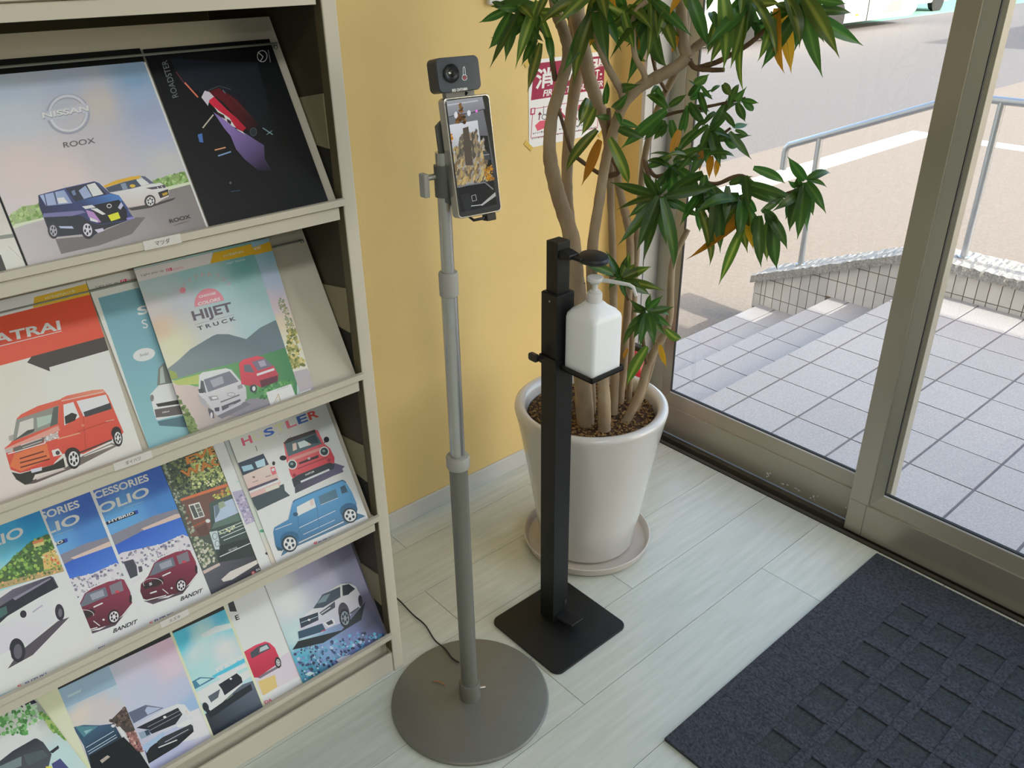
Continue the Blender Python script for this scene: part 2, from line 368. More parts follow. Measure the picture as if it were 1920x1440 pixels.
for yb_, ya_ in zip(jy[:-1], jy[1:]):
    if ya_ < -1.3: break
    for za, zb in zip(zs[:-1], zs[1:]):
        zlo = {True: ZL, False: -9}[ya_ < -.113]
        if yb_ > -.113 and ya_ < .303: zlo = ZT2
        elif yb_ >= .303: zlo = ZT1 - .02
        if ya_ < -.113: zlo = ZL
        if zb < zlo + .01: continue
        g = .0022
        poly = [(ya_ + g, max(za, zlo - .003) + g), (yb_ - g, max(za, zlo - .003) + g), (yb_ - g, zb - g), (ya_ + g, zb - g)]
        poly = clip_top(poly, .107 + SL * YB - .003, -SL)
        poly = clip_top(poly, .105, 0)
        if len(poly) < 3: continue
        MB().prism(poly, 0, PX, PX + .009).build('wall_tile', M['wall_tile'], par)
for za, zb in zip(zs[:-1], zs[1:]):                 # end face of the parapet
    if za > cz(YE) - .02: continue
    MB().box(PX + .002, PX + .19, YE, YE + .006, za + .002, min(zb, cz(YE) - .01) - .002).build('wall_tile', M['wall_tile'], par)
def rough_slab(y0, y1, fz, n, th=.045):
    b = MB(); xs = [PX - .022 + .24 * i / 6 for i in range(7)]; ny = n
    P = lambda i, j, t: (xs[i] + (random.uniform(-.003, .003) if 0 < i < 6 else random.uniform(-.005, .002) * (1 if i == 0 else -1)), y0 + (y1 - y0) * j / ny, fz(y0 + (y1 - y0) * j / ny) + (th + random.uniform(-.0035, .0035) if t else 0))
    top = [[P(i, j, 1) for i in range(7)] for j in range(ny + 1)]; bot = [[P(i, j, 0) for i in range(7)] for j in range(ny + 1)]
    vs = [p for r in top for p in r] + [p for r in bot for p in r]; o = 7 * (ny + 1); fs = []
    for j in range(ny):
        for i in range(6):
            a = j * 7 + i; fs += [(a, a + 1, a + 8, a + 7), (o + a, o + a + 7, o + a + 8, o + a + 1)]
        a = j * 7; fs.append((a, a + 7, o + a + 7, o + a)); a += 6; fs.append((a, o + a, o + a + 7, a + 7))
    fs += [tuple(range(7))[::-1] + tuple(range(o, o + 7)), tuple(range(ny * 7, ny * 7 + 7)) + tuple(range(o + ny * 7, o + ny * 7 + 7))[::-1]]
    return b.add(vs, fs)
rough_slab(YB, YE + .02, lambda y: .107 - SL * (y - YB), 60).build('coping_stone', M['granite'], par)
rough_slab(-1.5, YB - .001, lambda y: .107, 90).build('coping_stone', M['granite'], par)
rough_slab(-3.2, -1.503, lambda y: .107, 60).build('coping_stone', M['granite'], par)
HX = 2.16
hr = thing('handrail', 'brushed steel tube handrail standing on the granite topped parapet', 'handrail', (HX, -.2, .15))
rz = lambda y: .872 if y < -.1 else .872 - .405 * (y + .1)
top = [(HX, .755, .40), (HX, .755, rz(.755) - .03), (HX, .752, rz(.755) - .012), (HX, .735, rz(.735)), (HX, .3, rz(.3)), (HX, -.05, rz(-.05)), (HX, -.1, .868), (HX, -.15, .872), (HX, -3.0, .872)]
MB().tube(top, .0175, 14).build('rail', M['steel'], hr, smooth=50)
for yy in (.565, -.268, -1.2, -2.2):
    MB().tube([(HX, yy, cz(yy) + .03), (HX, yy, rz(yy))], .0165, 14).build('post', M['steel'], hr, smooth=50)
    MB().tube([(HX, yy, cz(yy) + .04), (HX, yy, cz(yy) + .052)], .026, 14).build('post_foot', M['steel'], hr, smooth=50)
# the building itself: roof over the landing and the wing that shades it
S(MB().box(.1, 1.98, -5.0, -4.63, 2.7, 3.0).box(.1, 1.98, -12, -5, 2.75, 3.0).build('entrance_canopy', M['white_wall']), 'white roof edge of the building over the entrance', 'canopy')
S(MB().box(.1, 1.69, -14, -7.6, ZG, 5.2).build('wall_wing', M['white_wall']), 'white wing of the building beside the entrance', 'building')
S(MB().box(-8, .1, .12, 8, ZG, 5).build('wall_outer', M['white_wall']), 'white outer wall of the building', 'building')
sg = thing('signboard', 'tall roadside signboard that throws a shadow on the road', 'signboard', (21, -1, ZG))  # out-of-view board put in to cast the shadow across the road
MB().box(18.3, 26, -1.05, -.95, 2.95, 4.15).build('panel', M['white_car'], sg)
for x in (19, 25.3): MB().tube([(x, -1, ZG), (x, -1, 2.95)], .06, 10).build('post', M['steel'], sg)
# vehicles across the road
def wheel(parent, x, y, r, wd, side):
    w_ = MB().lathe([(0, 0), (r * .62, 0), (r * .66, .02), (r * .95, 0), (r, .03), (r, wd - .03), (r * .95, wd), (0, wd)], n=28)
    R_ = Matrix.Translation((x, y, ZG + r)) @ Matrix.Rotation(math.radians(90 * side), 4, 'X')
    o = w_.xf(R_).build('wheel', M['tyre'], parent, smooth=40)
    h = MB().lathe([(0, -.012), (r * .2, -.012), (r * .25, -.002), (r * .6, .004), (r * .62, -.006), (r * .64, .01), (0, .01)], n=20)
    for k in range(5):
        a = k * 2 * math.pi / 5; c, s = math.cos(a), math.sin(a)
        h.tube([(c * r * .2, s * r * .2, -.014), (c * r * .58, s * r * .58, -.008)], r * .09, 6)
    h.xf(R_).build('rim', M['rim'], o, smooth=40)
def vehicle(name, label, x0, x1, y, wd, zb, zt, wheels, r):
    t = thing(name, label, 'van', ((x0 + x1) / 2, y + wd / 2, ZG))
    L = x1 - x0; a = ZG
    prof = [(x0, a + zb + .1), (x0 + .15, a + zb), (x1 - .25, a + zb), (x1 - .02, a + zb + .12), (x1, a + zb + .55), (x1 - .06, a + zb + .9), (x1 - .3, a + zt - .1), (x1 - .5, a + zt), (x0 + .5, a + zt), (x0 + .25, a + zt - .1), (x0, a + zb + .8)]
    MB().prism(prof, 1, y, y + wd).build('body', M['white_car'], t, bevel=.06, seg=3)
    for k in range(3):
        xa = x0 + .5 + (L - 1) / 3 * k
        MB().box(xa, xa + (L - 1) / 3 - .12, y - .012, y + .01, a + zt - .75, a + zt - .2).build('side_window', M['car_glass'], t, bevel=.01)
    for xw in wheels:
        MB().lathe([(0, 0), (r * 1.22, 0), (r * 1.22, .02), (0, .02)], n=28).xf(Matrix.Translation((xw, y - .006, a + r)) @ Matrix.Rotation(math.radians(-90), 4, 'X')).build('wheel_arch', M['tyre'], t)
        wheel(t, xw, y + .19, r, .2, 1); wheel(t, xw, y + wd - .02, r, .2, 1)
    return t
v1 = vehicle('van', 'large white van parked across the road, orange side lamp behind its wheel', 13.2, 22.9, 9.75, 2.0, .2, 2.5, (14.9, 18.6), .36)
MB().box(19.55, 19.75, 9.72, 9.75, ZG + .72, ZG + .8).build('side_lamp', M['orange_lamp'], v1)
MB().box(19.55, 19.7, 9.73, 9.75, ZG + .36, ZG + .4).build('side_lamp', M['orange_lamp'], v1)
MB().box(20.13, 20.16, 9.735, 9.75, ZG + .22, ZG + 1.9).build('door_joint', M['tyre'], v1)
MB().prism([(21.0, ZG + .36), (21.9, ZG + .36), (21.9, ZG + .62), (21.35, ZG + .62)], 1, 9.735, 9.75).build('step_recess', M['rim'], v1)
vp = MB().box(22.3, 22.75, 9.73, 9.75, ZG + .62, ZG + .9).build('vent_plate', M['rim'], v1)
for k in range(4): MB().box(22.34, 22.71, 9.722, 9.732, ZG + .65 + .06 * k, ZG + .68 + .06 * k).build('vent_slot', M['tyre'], vp)
vehicle('van', 'smaller white van standing on the green lane behind the large van', 24.6, 28.6, 11.3, 1.5, .25, 1.9, (25.6, 27.6), .34)
# ================================================================== print engine: flat shapes of ink on a plane
TXT = {}
def text_shape(s, bold):
    k = (s, bold)
    if k not in TXT:
        c = bpy.data.curves.new('lettering', 'FONT'); c.body = s; c.offset = .028 if bold else 0.0; c.resolution_u = 4
        o = bpy.data.objects.new('lettering', c); me = o.to_mesh()
        vs = [tuple(v.co[:2]) for v in me.vertices]; fs = [tuple(p.vertices) for p in me.polygons]
        o.to_mesh_clear(); bpy.data.objects.remove(o); bpy.data.curves.remove(c)
        x0 = min(v[0] for v in vs); x1 = max(v[0] for v in vs); y0 = min(v[1] for v in vs); y1 = max(v[1] for v in vs)
        TXT[k] = ([((x - x0) / (x1 - x0), (y - y0) / (y1 - y0)) for x, y in vs], fs)
    return TXT[k]
class Art:
    """shapes drawn in the photograph's pixels, carried onto the plane O + u*U + v*V (normal N)"""
    STEP = 9e-6
    def __init__(s, O, U, V, quad, gain=.5, cap=.88):
        s.O, s.U, s.V = (np.array(q, float) for q in (O, U, V)); s.N = np.cross(s.U, s.V); s.N /= np.linalg.norm(s.N)
        s.quad = quad; s.gain = gain; s.cap = cap; s.P = []; s.C = []; s.F = []; s.k = 0; s.fr = (0, 0, 1)
    def at(s, x0, y0, sc): s.fr = (x0, y0, sc); return s
    def uv(s, p):
        d = ray(s.fr[0] + p[0] / s.fr[2], s.fr[1] + p[1] / s.fr[2]); Q = CAM + d * (((s.O - CAM) @ s.N) / (d @ s.N)) - s.O
        return (Q @ s.U, Q @ s.V)
    def ink(s, c): return tuple(min(v / s.gain, s.cap) for v in lin(c))
    def clip(s, poly):
        q = s.quad
        for i in range(len(q)):
            a, b = q[i], q[(i + 1) % len(q)]; o = []
            side = lambda p: (b[0] - a[0]) * (p[1] - a[1]) - (b[1] - a[1]) * (p[0] - a[0])
            for j in range(len(poly)):
                p, r = poly[j], poly[(j + 1) % len(poly)]; dp, dr = side(p), side(r)
                if dp >= 0: o.append(p)
                if dp * dr < 0:
                    t = dp / (dp - dr); o.append((p[0] + (r[0] - p[0]) * t, p[1] + (r[1] - p[1]) * t))
            poly = o
            if len(poly) < 3: return []
        return poly
    def raw(s, uvs, faces, cols):
        o = len(s.P); s.P += [(u, v, s.k) for u, v in uvs]; s.C += cols; s.F += [tuple(i + o for i in f) for f in faces]
    def shape(s, uvs, colfn, convex=False):
        uvs = s.clip(uvs)
        if len(uvs) < 3: return
        tri = [tuple(range(len(uvs)))] if convex else tessellate_polygon([[Vector((u, v, 0)) for u, v in uvs]])
        out = []
        for t in tri:
            t = tuple(t); a = sum(uvs[t[i]][0] * uvs[t[(i + 1) % len(t)]][1] - uvs[t[(i + 1) % len(t)]][0] * uvs[t[i]][1] for i in range(len(t)))
            out.append(t if a > 0 else t[::-1])
        s.raw(uvs, out, [colfn(p) for p in uvs])
    def p(s, c, pts):
        """polygon; c is one colour or (colour A, point A, colour B, point B) for a linear blend"""
        s.k += 1
        if isinstance(c, str):
            k = s.ink(c); fn = lambda q: k
        else:
            A, B = np.array(s.uv(c[1])), np.array(s.uv(c[3])); d = B - A; ca, cb = np.array(s.ink(c[0])), np.array(s.ink(c[2]))
            fn = lambda q: tuple(ca + (cb - ca) * min(1, max(0, ((np.array(q) - A) @ d) / (d @ d))))
        s.shape([s.uv(q) for q in pts], fn); return s
    def bg(s, pts, n=14, m=18, power=3.0):
        """soft ground: colours blended between pinned points"""
        s.k += 1; X = np.array([s.uv((x, y)) for x, y, c in pts]); K = np.array([s.ink(c) for *_, c in pts]); q = [np.array(p) for p in s.quad]; uvs = []; cols = []
        for j in range(m + 1):
            for i in range(n + 1):
                a, b = i / n, j / m; P = (q[0] * (1 - a) + q[1] * a) * (1 - b) + (q[3] * (1 - a) + q[2] * a) * b
                wt = 1 / (((X - P) ** 2).sum(1) + 1e-5) ** (power / 2); uvs.append(tuple(P)); cols.append(tuple((wt[:, None] * K).sum(0) / wt.sum()))
        s.raw(uvs, [(j * (n + 1) + i, j * (n + 1) + i + 1, (j + 1) * (n + 1) + i + 1, (j + 1) * (n + 1) + i) for j in range(m) for i in range(n)], cols); return s
    def fill(s, c): s.k += 1; k = s.ink(c); s.raw(list(s.quad), [(0, 1, 2, 3)], [k] * 4); return s
    def e(s, c, x, y, rx, ry, rot=0, n=22):
        a0 = math.radians(rot); ca, sa = math.cos(a0), math.sin(a0)
        return s.p(c, [(x + rx * math.cos(t) * ca - ry * math.sin(t) * sa, y + rx * math.cos(t) * sa + ry * math.sin(t) * ca) for t in (2 * math.pi * i / n for i in range(n))])
    def l(s, c, wd, pts):
        s.k += 1; k = s.ink(c)
        for a, b in zip(pts[:-1], pts[1:]):
            L = math.hypot(b[0] - a[0], b[1] - a[1]) or 1; nx, ny = -(b[1] - a[1]) / L * wd / 2, (b[0] - a[0]) / L * wd / 2
            s.shape([s.uv(q) for q in ((a[0] + nx, a[1] + ny), (b[0] + nx, b[1] + ny), (b[0] - nx, b[1] - ny), (a[0] - nx, a[1] - ny))], lambda q: k)
        return s
    def ring(s, c, wd, x, y, rx, ry, a=0, b=360, n=36):
        return s.l(c, wd, [(x + rx * math.cos(math.radians(a + (b - a) * i / n)), y + ry * math.sin(math.radians(a + (b - a) * i / n))) for i in range(n + 1)])
    def dots(s, poly, n, size, cols, stretch=1.0, rot=None, seed=3):
        rnd = random.Random(seed); s.k += 1; xs = [q[0] for q in poly]; ys = [q[1] for q in poly]; ks = [s.ink(c) for c in cols]; m = 0; tries = 0
        while m < n and tries < n * 8:
            tries += 1; x, y = rnd.uniform(min(xs), max(xs)), rnd.uniform(min(ys), max(ys)); ins = False
            for i in range(len(poly)):
                (ax, ay), (bx, by) = poly[i], poly[(i + 1) % len(poly)]
                if (ay > y) != (by > y) and x < (bx - ax) * (y - ay) / (by - ay) + ax: ins = not ins
            if not ins: continue
            m += 1; k = rnd.choice(ks); a = math.radians(rot + rnd.uniform(-15, 15)) if rot is not None else rnd.uniform(0, 6.28); r = size * rnd.uniform(.4, 1.2); s.k += .02
            s.shape([s.uv((x + r * (math.cos(a + t) * stretch * math.cos(0)) , y + r * math.sin(a + t))) if stretch == 1 else s.uv((x + r * (stretch * math.cos(t) * math.cos(a) - math.sin(t) * math.sin(a)), y + r * (stretch * math.cos(t) * math.sin(a) + math.sin(t) * math.cos(a)))) for t in (0.2, 1.5, 2.9, 4.1, 5.3)], lambda q: k)
        return s
    def t(s, txt, p0, p1, top, c, bold=False):
        """lettering: left foot p0, right foot p1, upper left corner top"""
        s.k += 1; k = s.ink(c); vs, fs = text_shape(txt, bold); A, B, T = (np.array(s.uv(q)) for q in (p0, p1, top))
        pts = [tuple(A + (B - A) * x + (T - A) * y) for x, y in vs]
        for f in fs: s.shape([pts[i] for i in f], lambda q: k, len(f) < 4)
        return s
    def scrawl(s, p0, p1, h, c, n=10, seed=1):
        """a line of print too small to read: short strokes of ink"""
        rnd = random.Random(seed); s.k += 1; k = s.ink(c); dx, dy = p1[0] - p0[0], p1[1] - p0[1]; L = math.hypot(dx, dy); ux, uy = dx / L, dy / L; nx, ny = uy, -ux
        for i in range(n):
            x, y = p0[0] + dx * i / n, p0[1] + dy * i / n; w_ = L / n * .62; hh = h * rnd.uniform(.55, 1)
            for (o1, o2, ww) in ((0, hh, w_ * .3), (rnd.choice((.1, .5, .8)) * hh, rnd.choice((.1, .5, .8)) * hh + h * .22, w_)):
                s.shape([s.uv((x + ux * a + nx * b, y + uy * a + ny * b)) for a, b in ((0, o1), (ww, o1), (ww, o2), (0, o2))], lambda q: k)
        return s
    def build(s, name, m, parent, lift=1e-4):
        if not s.P: return
        vs = [tuple(s.O + s.U * u + s.V * v + s.N * (lift + k * s.STEP)) for u, v, k in s.P]
        me = bpy.data.meshes.new(name); me.from_pydata(vs, [], s.F); a = me.color_attributes.new('ink', 'FLOAT_COLOR', 'POINT')
        a.data.foreach_set('color', [x for c in s.C for x in (*c, 1.0)]); me.materials.append(m); me.update()
        o = bpy.data.objects.new(name, me); COL.objects.link(o); adopt(o, parent); return o

# ================================================================== brochure rack
LEV = [1.458, 1.119, .779, .441, .106]              # foot of each slanted board
LIP = [1.461, 1.1225, .787, .453, .1215]            # top of each front lip
SN, CS = .4839, .8751
def board(u, v, off, L): return np.array([u, -.44 - off * CS + SN * v, L + CS * v + off * SN])
RXL, RXR = -2.14, -1.22
rk = thing('brochure_rack', 'cream steel brochure rack with slanted shelves against the yellow wall', 'rack', ((RXL + RXR) / 2, -.23, 0))
MB().box(RXR - .026, RXR, -.455, -.012, 0, 1.84).build('side_panel', M['rack'], rk, bevel=.002)
MB().box(-1.2472, -1.2461, -.431, -.02, .06, 1.81).build('inner_shade_plate', M['rack_deep'], rk)  # thin plate that paints the shade on the panel's inner face
MB().box(-1.2472, -1.2461, -.4535, -.4312, .06, 1.81).build('inner_shade_strip', M['rack_in'], rk)  # strip painting the weakly lit front margin of the inner face
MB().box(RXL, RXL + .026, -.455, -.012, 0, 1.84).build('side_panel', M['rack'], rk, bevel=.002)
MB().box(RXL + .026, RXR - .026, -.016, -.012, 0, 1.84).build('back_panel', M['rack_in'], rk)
MB().box(RXL + .026, RXR - .026, -.455, -.012, 1.815, 1.84).build('top_panel', M['rack'], rk, bevel=.002)
MB().box(RXL + .026, RXR - .0265, -.452, -.446, 0, .056).build('kick_plate', M['rack'], rk, bevel=.0015)
MB().box(RXL + .026, RXR - .027, -.43, -.425, .02, .1).build('bottom_rail', M['rack'], rk)
for i, (L, Z) in enumerate(zip(LEV, LIP)):
    lp = MB().box(RXL + .028, -1.245, -.464, -.4545, Z - .012, Z).box(RXL + .028, -1.245, -.4545, -.43, Z - .014, Z - .012).build('shelf_lip', M['rack'], rk, bevel=.0008)
    if i < 4: MB().box(RXL + .028, -1.257, -.4575, -.452, Z - .036, Z - .0145).build('shelf_fascia', M['rack'], rk, bevel=.0008)
    P = [board(u, v, o, L) for o in (-.0035, -.0005) for v in (-.01, .322) for u in (RXL + .03, -1.252)]
    MB().add(P, [(0, 2, 3, 1), (4, 5, 7, 6), (0, 1, 5, 4), (2, 6, 7, 3), (0, 4, 6, 2), (1, 3, 7, 5)]).build('slanted_board', M['rack'], rk)
    o = .0125 if i == 1 else .0035
    rod = MB().tube([board(RXL + .04, .27, o, L), board(-1.262, .27, o, L)], .002, 8).build('retaining_rod', M['wire'], rk)
    if i: MB().ball(tuple(board(-1.262, .268, .003, L)), .0035, 6).build('rod_screw', M['wire'], rod)
    MB().add([(x, y, z) for x in (-1.2495, -1.2473) for y, z in ((-.4315, L + .083), (-.3, L + .083), (-.3, L + .148), (-.4315, L + .172))], [(0, 1, 2, 3), (7, 6, 5, 4), (0, 4, 5, 1), (1, 5, 6, 2), (2, 6, 7, 3), (3, 7, 4, 0)]).build('shelf_bracket', M['rack_bracket'], rk)
    MB().box(-1.2482, -1.2473, -.429, -.02, L - .02, L + .082).build('slot_dark_plate', M['dark_in'], rk)  # near-black plate painting the darkness of the gap below the bracket
# paper shelf labels stuck on the lips
def shelf_label(i, x0, y0, x1, y1, txt):
    a = on_ax(x0, y0, 1, -.464); b = on_ax(x1, y1, 1, -.464); Z = LIP[i]
    o = MB().box(a[0], b[0], -.4648, -.4641, Z - .0125, Z + .0015).build('shelf_label', M['label'], rk, bevel=.0003); o['label'] = 'small white paper label on the shelf lip'
    A = Art((a[0], -.4649, Z - .0125), (1, 0, 0), (0, 0, 1), [(0, 0), (b[0] - a[0], 0), (b[0] - a[0], .014), (0, .014)], .5)
    A.k = 1; w_ = b[0] - a[0]; vs, fs = text_shape(txt, False)
    for f in fs: A.shape([(w_ * (.3 + .4 * vs[j][0]), .0035 + .0075 * vs[j][1]) for j in f], lambda q: (.06, .06, .06), len(f) < 4)
    A.build('label_print', M['ink_matt'], o)
shelf_label(1, 270, 465, 340, 452, 'マツダ')
shelf_label(2, 214, 880, 286, 856, 'ダイハツ')
shelf_label(3, 300, 1170, 354, 1149, 'スズキ')

# ------------------------------------------------------------------ brochures
def brochure(label, lev, u0, u1, off, offt=None, vt=.287, skew=0.0, side='paper', th=.0017, v0=-.008, gain=.5):
    L = LEV[lev]; offt = off if offt is None else offt
    A_ = board(0, 0, off, L); B_ = board(0, .297, offt, L); V = (B_ - A_) / np.linalg.norm(B_ - A_); U = np.array([1.0, 0, 0])
    k = skew / .29
    quad = [(u0 + k * v0, v0), (u1 + k * v0, v0), (u1 + k * vt, vt), (u0 + k * vt, vt)]
    a = Art(A_, U, V, quad, gain); N = a.N
    P = [A_ + U * u + V * v + N * t for t in (-th, 0) for u, v in quad]
    o = MB().add([p for p in P], [(3, 2, 1, 0), (4, 5, 6, 7), (0, 1, 5, 4), (1, 2, 6, 5), (2, 3, 7, 6), (3, 0, 4, 7)]).build('brochure', M[side])
    tag(o, label, 'brochure', 'brochures standing on the slanted shelves'); a.obj = o
    return a
# ------------------------------------------------------------------ top shelf
G1, G2, G3, G4 = .47, .50, .46, .42
def wheel_art(a, x, y, rx, ry, c0='2a2628', c1='a8a4a8', n=5, rot=8, ratio=.7):
    a.e(c0, x, y, rx, ry, rot); a.e(c1, x + rx * .06, y, rx * ratio, ry * ratio, rot)
    for i in range(n):
        t = 2 * math.pi * i / n + .4; a.e(c0, x + rx * .06 + rx * ratio * .58 * math.cos(t), y + ry * ratio * .58 * math.sin(t), rx * ratio * .22, ry * ratio * .25)
    a.e(c1, x + rx * .06, y, rx * .12, ry * .12)
a = brochure('plain black brochure hidden behind the pale sky one, only its top edge showing', 1, -1.693, -1.483, .0025, vt=.285, side='dark_paper', gain=G1); a.fill('0b0d0d').build('cover_print', M['ink'], a.obj)
a = brochure('second plain black brochure, farther along the top shelf behind white covers', 1, -1.91, -1.7, .0025, vt=.285, side='dark_paper', gain=G1); a.fill('0b0d0d').build('cover_print', M['ink'], a.obj)
a = brochure('white covered brochure cut by the picture edge on the top shelf', 1, -1.955, -1.744, .0065, vt=.262, gain=G1)
a.at(0, 400, 7.2).bg([(0, 100, 'a59e98'), (100, 200, 'a7a29b'), (50, 600, 'a8a7a2'), (300, 600, 'aaa8a2')]).p('6d7069', [(-300, 340), (-300, 390), (230, 320), (215, 270)]).p('2a2723', [(-200, 480), (10, 560), (110, 830), (-200, 900)]).l('77756f', 4, [(110, 440), (370, 690)]).build('cover_print', M['ink'], a.obj)

a = brochure('black brochure with a dark red sports car, largest black cover on the top shelf', 1, -1.4795, -1.269, .0045, vt=.282, side='dark_paper', gain=G1).at(270, 80, 4)
a.fill('090b0c').p(('14171f', (600, 200), '0a0c0e', (900, 800)), [(190, 120), (850, 150), (1000, 700), (500, 420), (280, 300)])
a.p(('6e5c90', (640, 620), '15101a', (900, 950)), [(520, 520), (640, 600), (700, 660), (760, 680), (900, 770), (905, 870), (960, 960), (860, 960), (760, 880), (690, 800), (650, 700), (600, 640)])
a.p(('4a1016', (640, 420), '14090b', (870, 640)), [(480, 370), (560, 340), (700, 430), (860, 620), (790, 670), (690, 560), (600, 450)])
a.p(('d02238', (500, 430), '8c1626', (760, 640)), [(470, 430), (520, 400), (620, 500), (700, 570), (765, 640), (740, 665), (690, 640), (640, 585), (540, 500)])
a.p('a8a2b0', [(430, 410), (455, 360), (490, 370), (525, 405), (490, 430), (480, 475)]).p('e0b8b8', [(525, 480), (560, 510), (640, 565), (690, 640), (660, 625), (580, 560)])
a.p('2a1418', [(540, 515), (600, 545), (610, 575), (570, 555)]).p('2a1418', [(620, 570), (655, 590), (650, 615), (625, 595)]).p('f0d0cc', [(690, 645), (740, 668), (760, 690), (700, 655)])
a.l('3a4248', 5, [(480, 360), (560, 325), (650, 350)]).l('40262a', 4, [(640, 400), (800, 550)]).l('4a5a62', 8, [(590, 355), (610, 380)]).l('b8604c', 11, [(305, 300), (405, 410)]).l('5a2a30', 6, [(240, 220), (300, 300)])
a.l('9a9284', 10, [(440, 640), (520, 540)]).p('3c5a90', [(402, 690), (435, 680), (445, 750), (415, 745)]).l('a87858', 10, [(530, 806), (612, 786)]).l('607898', 11, [(555, 850), (652, 818)]).l('6a8088', 7, [(890, 640), (965, 690)]).l('6a8088', 5, [(920, 690), (960, 660)])
a.e('5a5048', 648, 1052, 8, 9).l('2a3448', 8, [(650, 1118), (720, 1108)]).e('20262c', 820, 670, 28, 34).ring('3a4248', 4, 820, 670, 24, 30)
a.ring('b4b6b6', 5, 886, 102, 36, 42).l('b4b6b6', 6, [(853, 70), (893, 106), (872, 140)]).l('8a8c8c', 4, [(930, 55), (948, 148)])
a.t('ROADSTER', (258, 405), (172, 130), (215, 418), '5c6064').build('cover_print', M['ink'], a.obj)

def roox(a):
    a.at(0, 120, 4.8).bg([(50, 250, '8d97a6'), (600, 120, '8790a2'), (1200, 130, '66809a'), (900, 350, 'a09895'), (100, 450, '9aa0a9'), (1350, 430, '8088a0'), (200, 900, 'b0a09e'), (900, 850, '9c969b'), (1500, 850, '9c9a9b'), (600, 1000, 'ac9f9e'), (1450, 650, '8b90a6'), (1250, 300, '7d8ca4')])
    a.p('7c8a62', [(70, 1380), (200, 1280), (350, 1262), (400, 1400), (80, 1460)]).p('6f8252', [(1370, 1050), (1500, 1010), (1660, 965), (1720, 1080), (1520, 1120), (1400, 1110)])
    a.dots([(70, 1380), (200, 1280), (350, 1262), (400, 1400), (80, 1440)], 60, 18, ['5f7a40', '7d925c', '8da070']).dots([(1380, 1050), (1500, 1010), (1650, 970), (1690, 1060), (1520, 1110)], 60, 16, ['55703a', '74905a', '8aa06c'])
    a.at(60, 320, 6.4).p('a6ad98', [(-200, 640), (150, 560), (1640, 190), (1900, 130), (1900, 190), (1640, 260), (150, 640), (-300, 730)])
    a.p(('969092', (200, 700), '6b6666', (1500, 800)), [(-400, 760), (-60, 640), (150, 585), (1160, 430), (1650, 230), (1900, 165), (2400, 700), (2100, 1100), (0, 1400), (-400, 1250)])
    a.p('5a5555', [(280, 820), (720, 780), (1250, 560), (1360, 560), (1200, 760), (800, 900), (350, 1000)])
    # cream car behind
    a.p('3a3635', [(1150, 455), (1500, 385), (1730, 320), (1690, 355), (1400, 450), (1200, 480)]).p(('c9bab8', (1300, 200), 'a39896', (1350, 420)), [(930, 275), (1210, 215), (1330, 180), (1540, 145), (1605, 190), (1645, 250), (1640, 310), (1560, 350), (1500, 392), (1350, 412), (1150, 442), (1050, 350)])
    a.p('b8872c', [(850, 185), (1000, 118), (1200, 70), (1310, 60), (1290, 95), (1100, 135), (880, 205)]).p('39414f', [(880, 208), (1100, 137), (1250, 102), (1330, 182), (1210, 212), (930, 262)]).p('6a7486', [(1060, 160), (1120, 145), (1150, 220), (1090, 230)])
    a.p('b2b4be', [(1250, 112), (1315, 95), (1412, 150), (1312, 186)]).p('4c5062', [(1300, 65), (1355, 68), (1465, 152), (1410, 158), (1330, 92)]).e('c89030', 1206, 184, 34, 20).p('2a282b', [(1510, 262), (1632, 222), (1642, 292), (1540, 332)]).p('9a7a28', [(1560, 275), (1625, 255), (1628, 285), (1570, 305)])
    a.p('454148', [(1360, 210), (1500, 188), (1595, 168), (1605, 205), (1440, 226)]).l('c8c0bc', 8, [(1500, 195), (1525, 228)]).l('c8c0bc', 8, [(1550, 185), (1575, 215)])
    wheel_art(a, 1415, 368, 68, 78, '3a3536', 'b4acac', 6)
    # navy car in front
    a.p(('34406e', (700, 250), '20213a', (600, 600)), [(75, 295), (390, 208), (750, 128), (805, 150), (935, 270), (1045, 298), (1145, 440), (1165, 490), (1220, 570), (1130, 605), (900, 690), (760, 765), (720, 800), (600, 765), (300, 795), (200, 725), (140, 565), (85, 420)])
    a.p('1f2027', [(140, 555), (590, 540), (700, 620), (800, 652), (1130, 605), (900, 690), (760, 742), (600, 765), (330, 782), (200, 702)])
    a.p(('8590ac', (100, 280), '6f7a98', (450, 400)), [(92, 298), (385, 232), (485, 392), (170, 424)]).p('2e3350', [(140, 285), (152, 283), (185, 420), (172, 424)]).p('39405c', [(255, 260), (275, 255), (310, 405), (295, 410)]).p('c2bab2', [(300, 330), (380, 320), (430, 385), (320, 395)])
    a.p('272935', [(405, 215), (745, 136), (795, 160), (938, 277), (520, 368)]).p('b2acbc', [(655, 172), (752, 146), (858, 282), (732, 312)]).p('7b86a2', [(560, 240), (640, 180), (722, 312), (622, 342)]).p('5a6784', [(470, 250), (510, 230), (530, 290), (495, 300)]).p('3a4058', [(770, 160), (792, 160), (930, 275), (900, 285)])
    a.p(('3d639a', (800, 300), '283052', (700, 410)), [(518, 372), (935, 282), (1045, 300), (1085, 362), (760, 412), (620, 422)]).p('17171b', [(755, 412), (1042, 350), (1135, 472), (1145, 592), (800, 642), (715, 460)])
    a.ring('c8c6ca', 9, 925, 424, 26, 22).p('b4b6c4', [(600, 430), (720, 412), (765, 442), (640, 462)]).p('c4c4d0', [(700, 458), (780, 452), (885, 522), (845, 532)]).p('8d6c98', [(645, 470), (740, 500), (830, 620), (780, 625), (680, 560)]).p('ccc0c8', [(690, 560), (790, 600), (785, 622), (700, 602)]).p('9696b0', [(1030, 445), (1068, 378), (1095, 420), (1060, 470)])
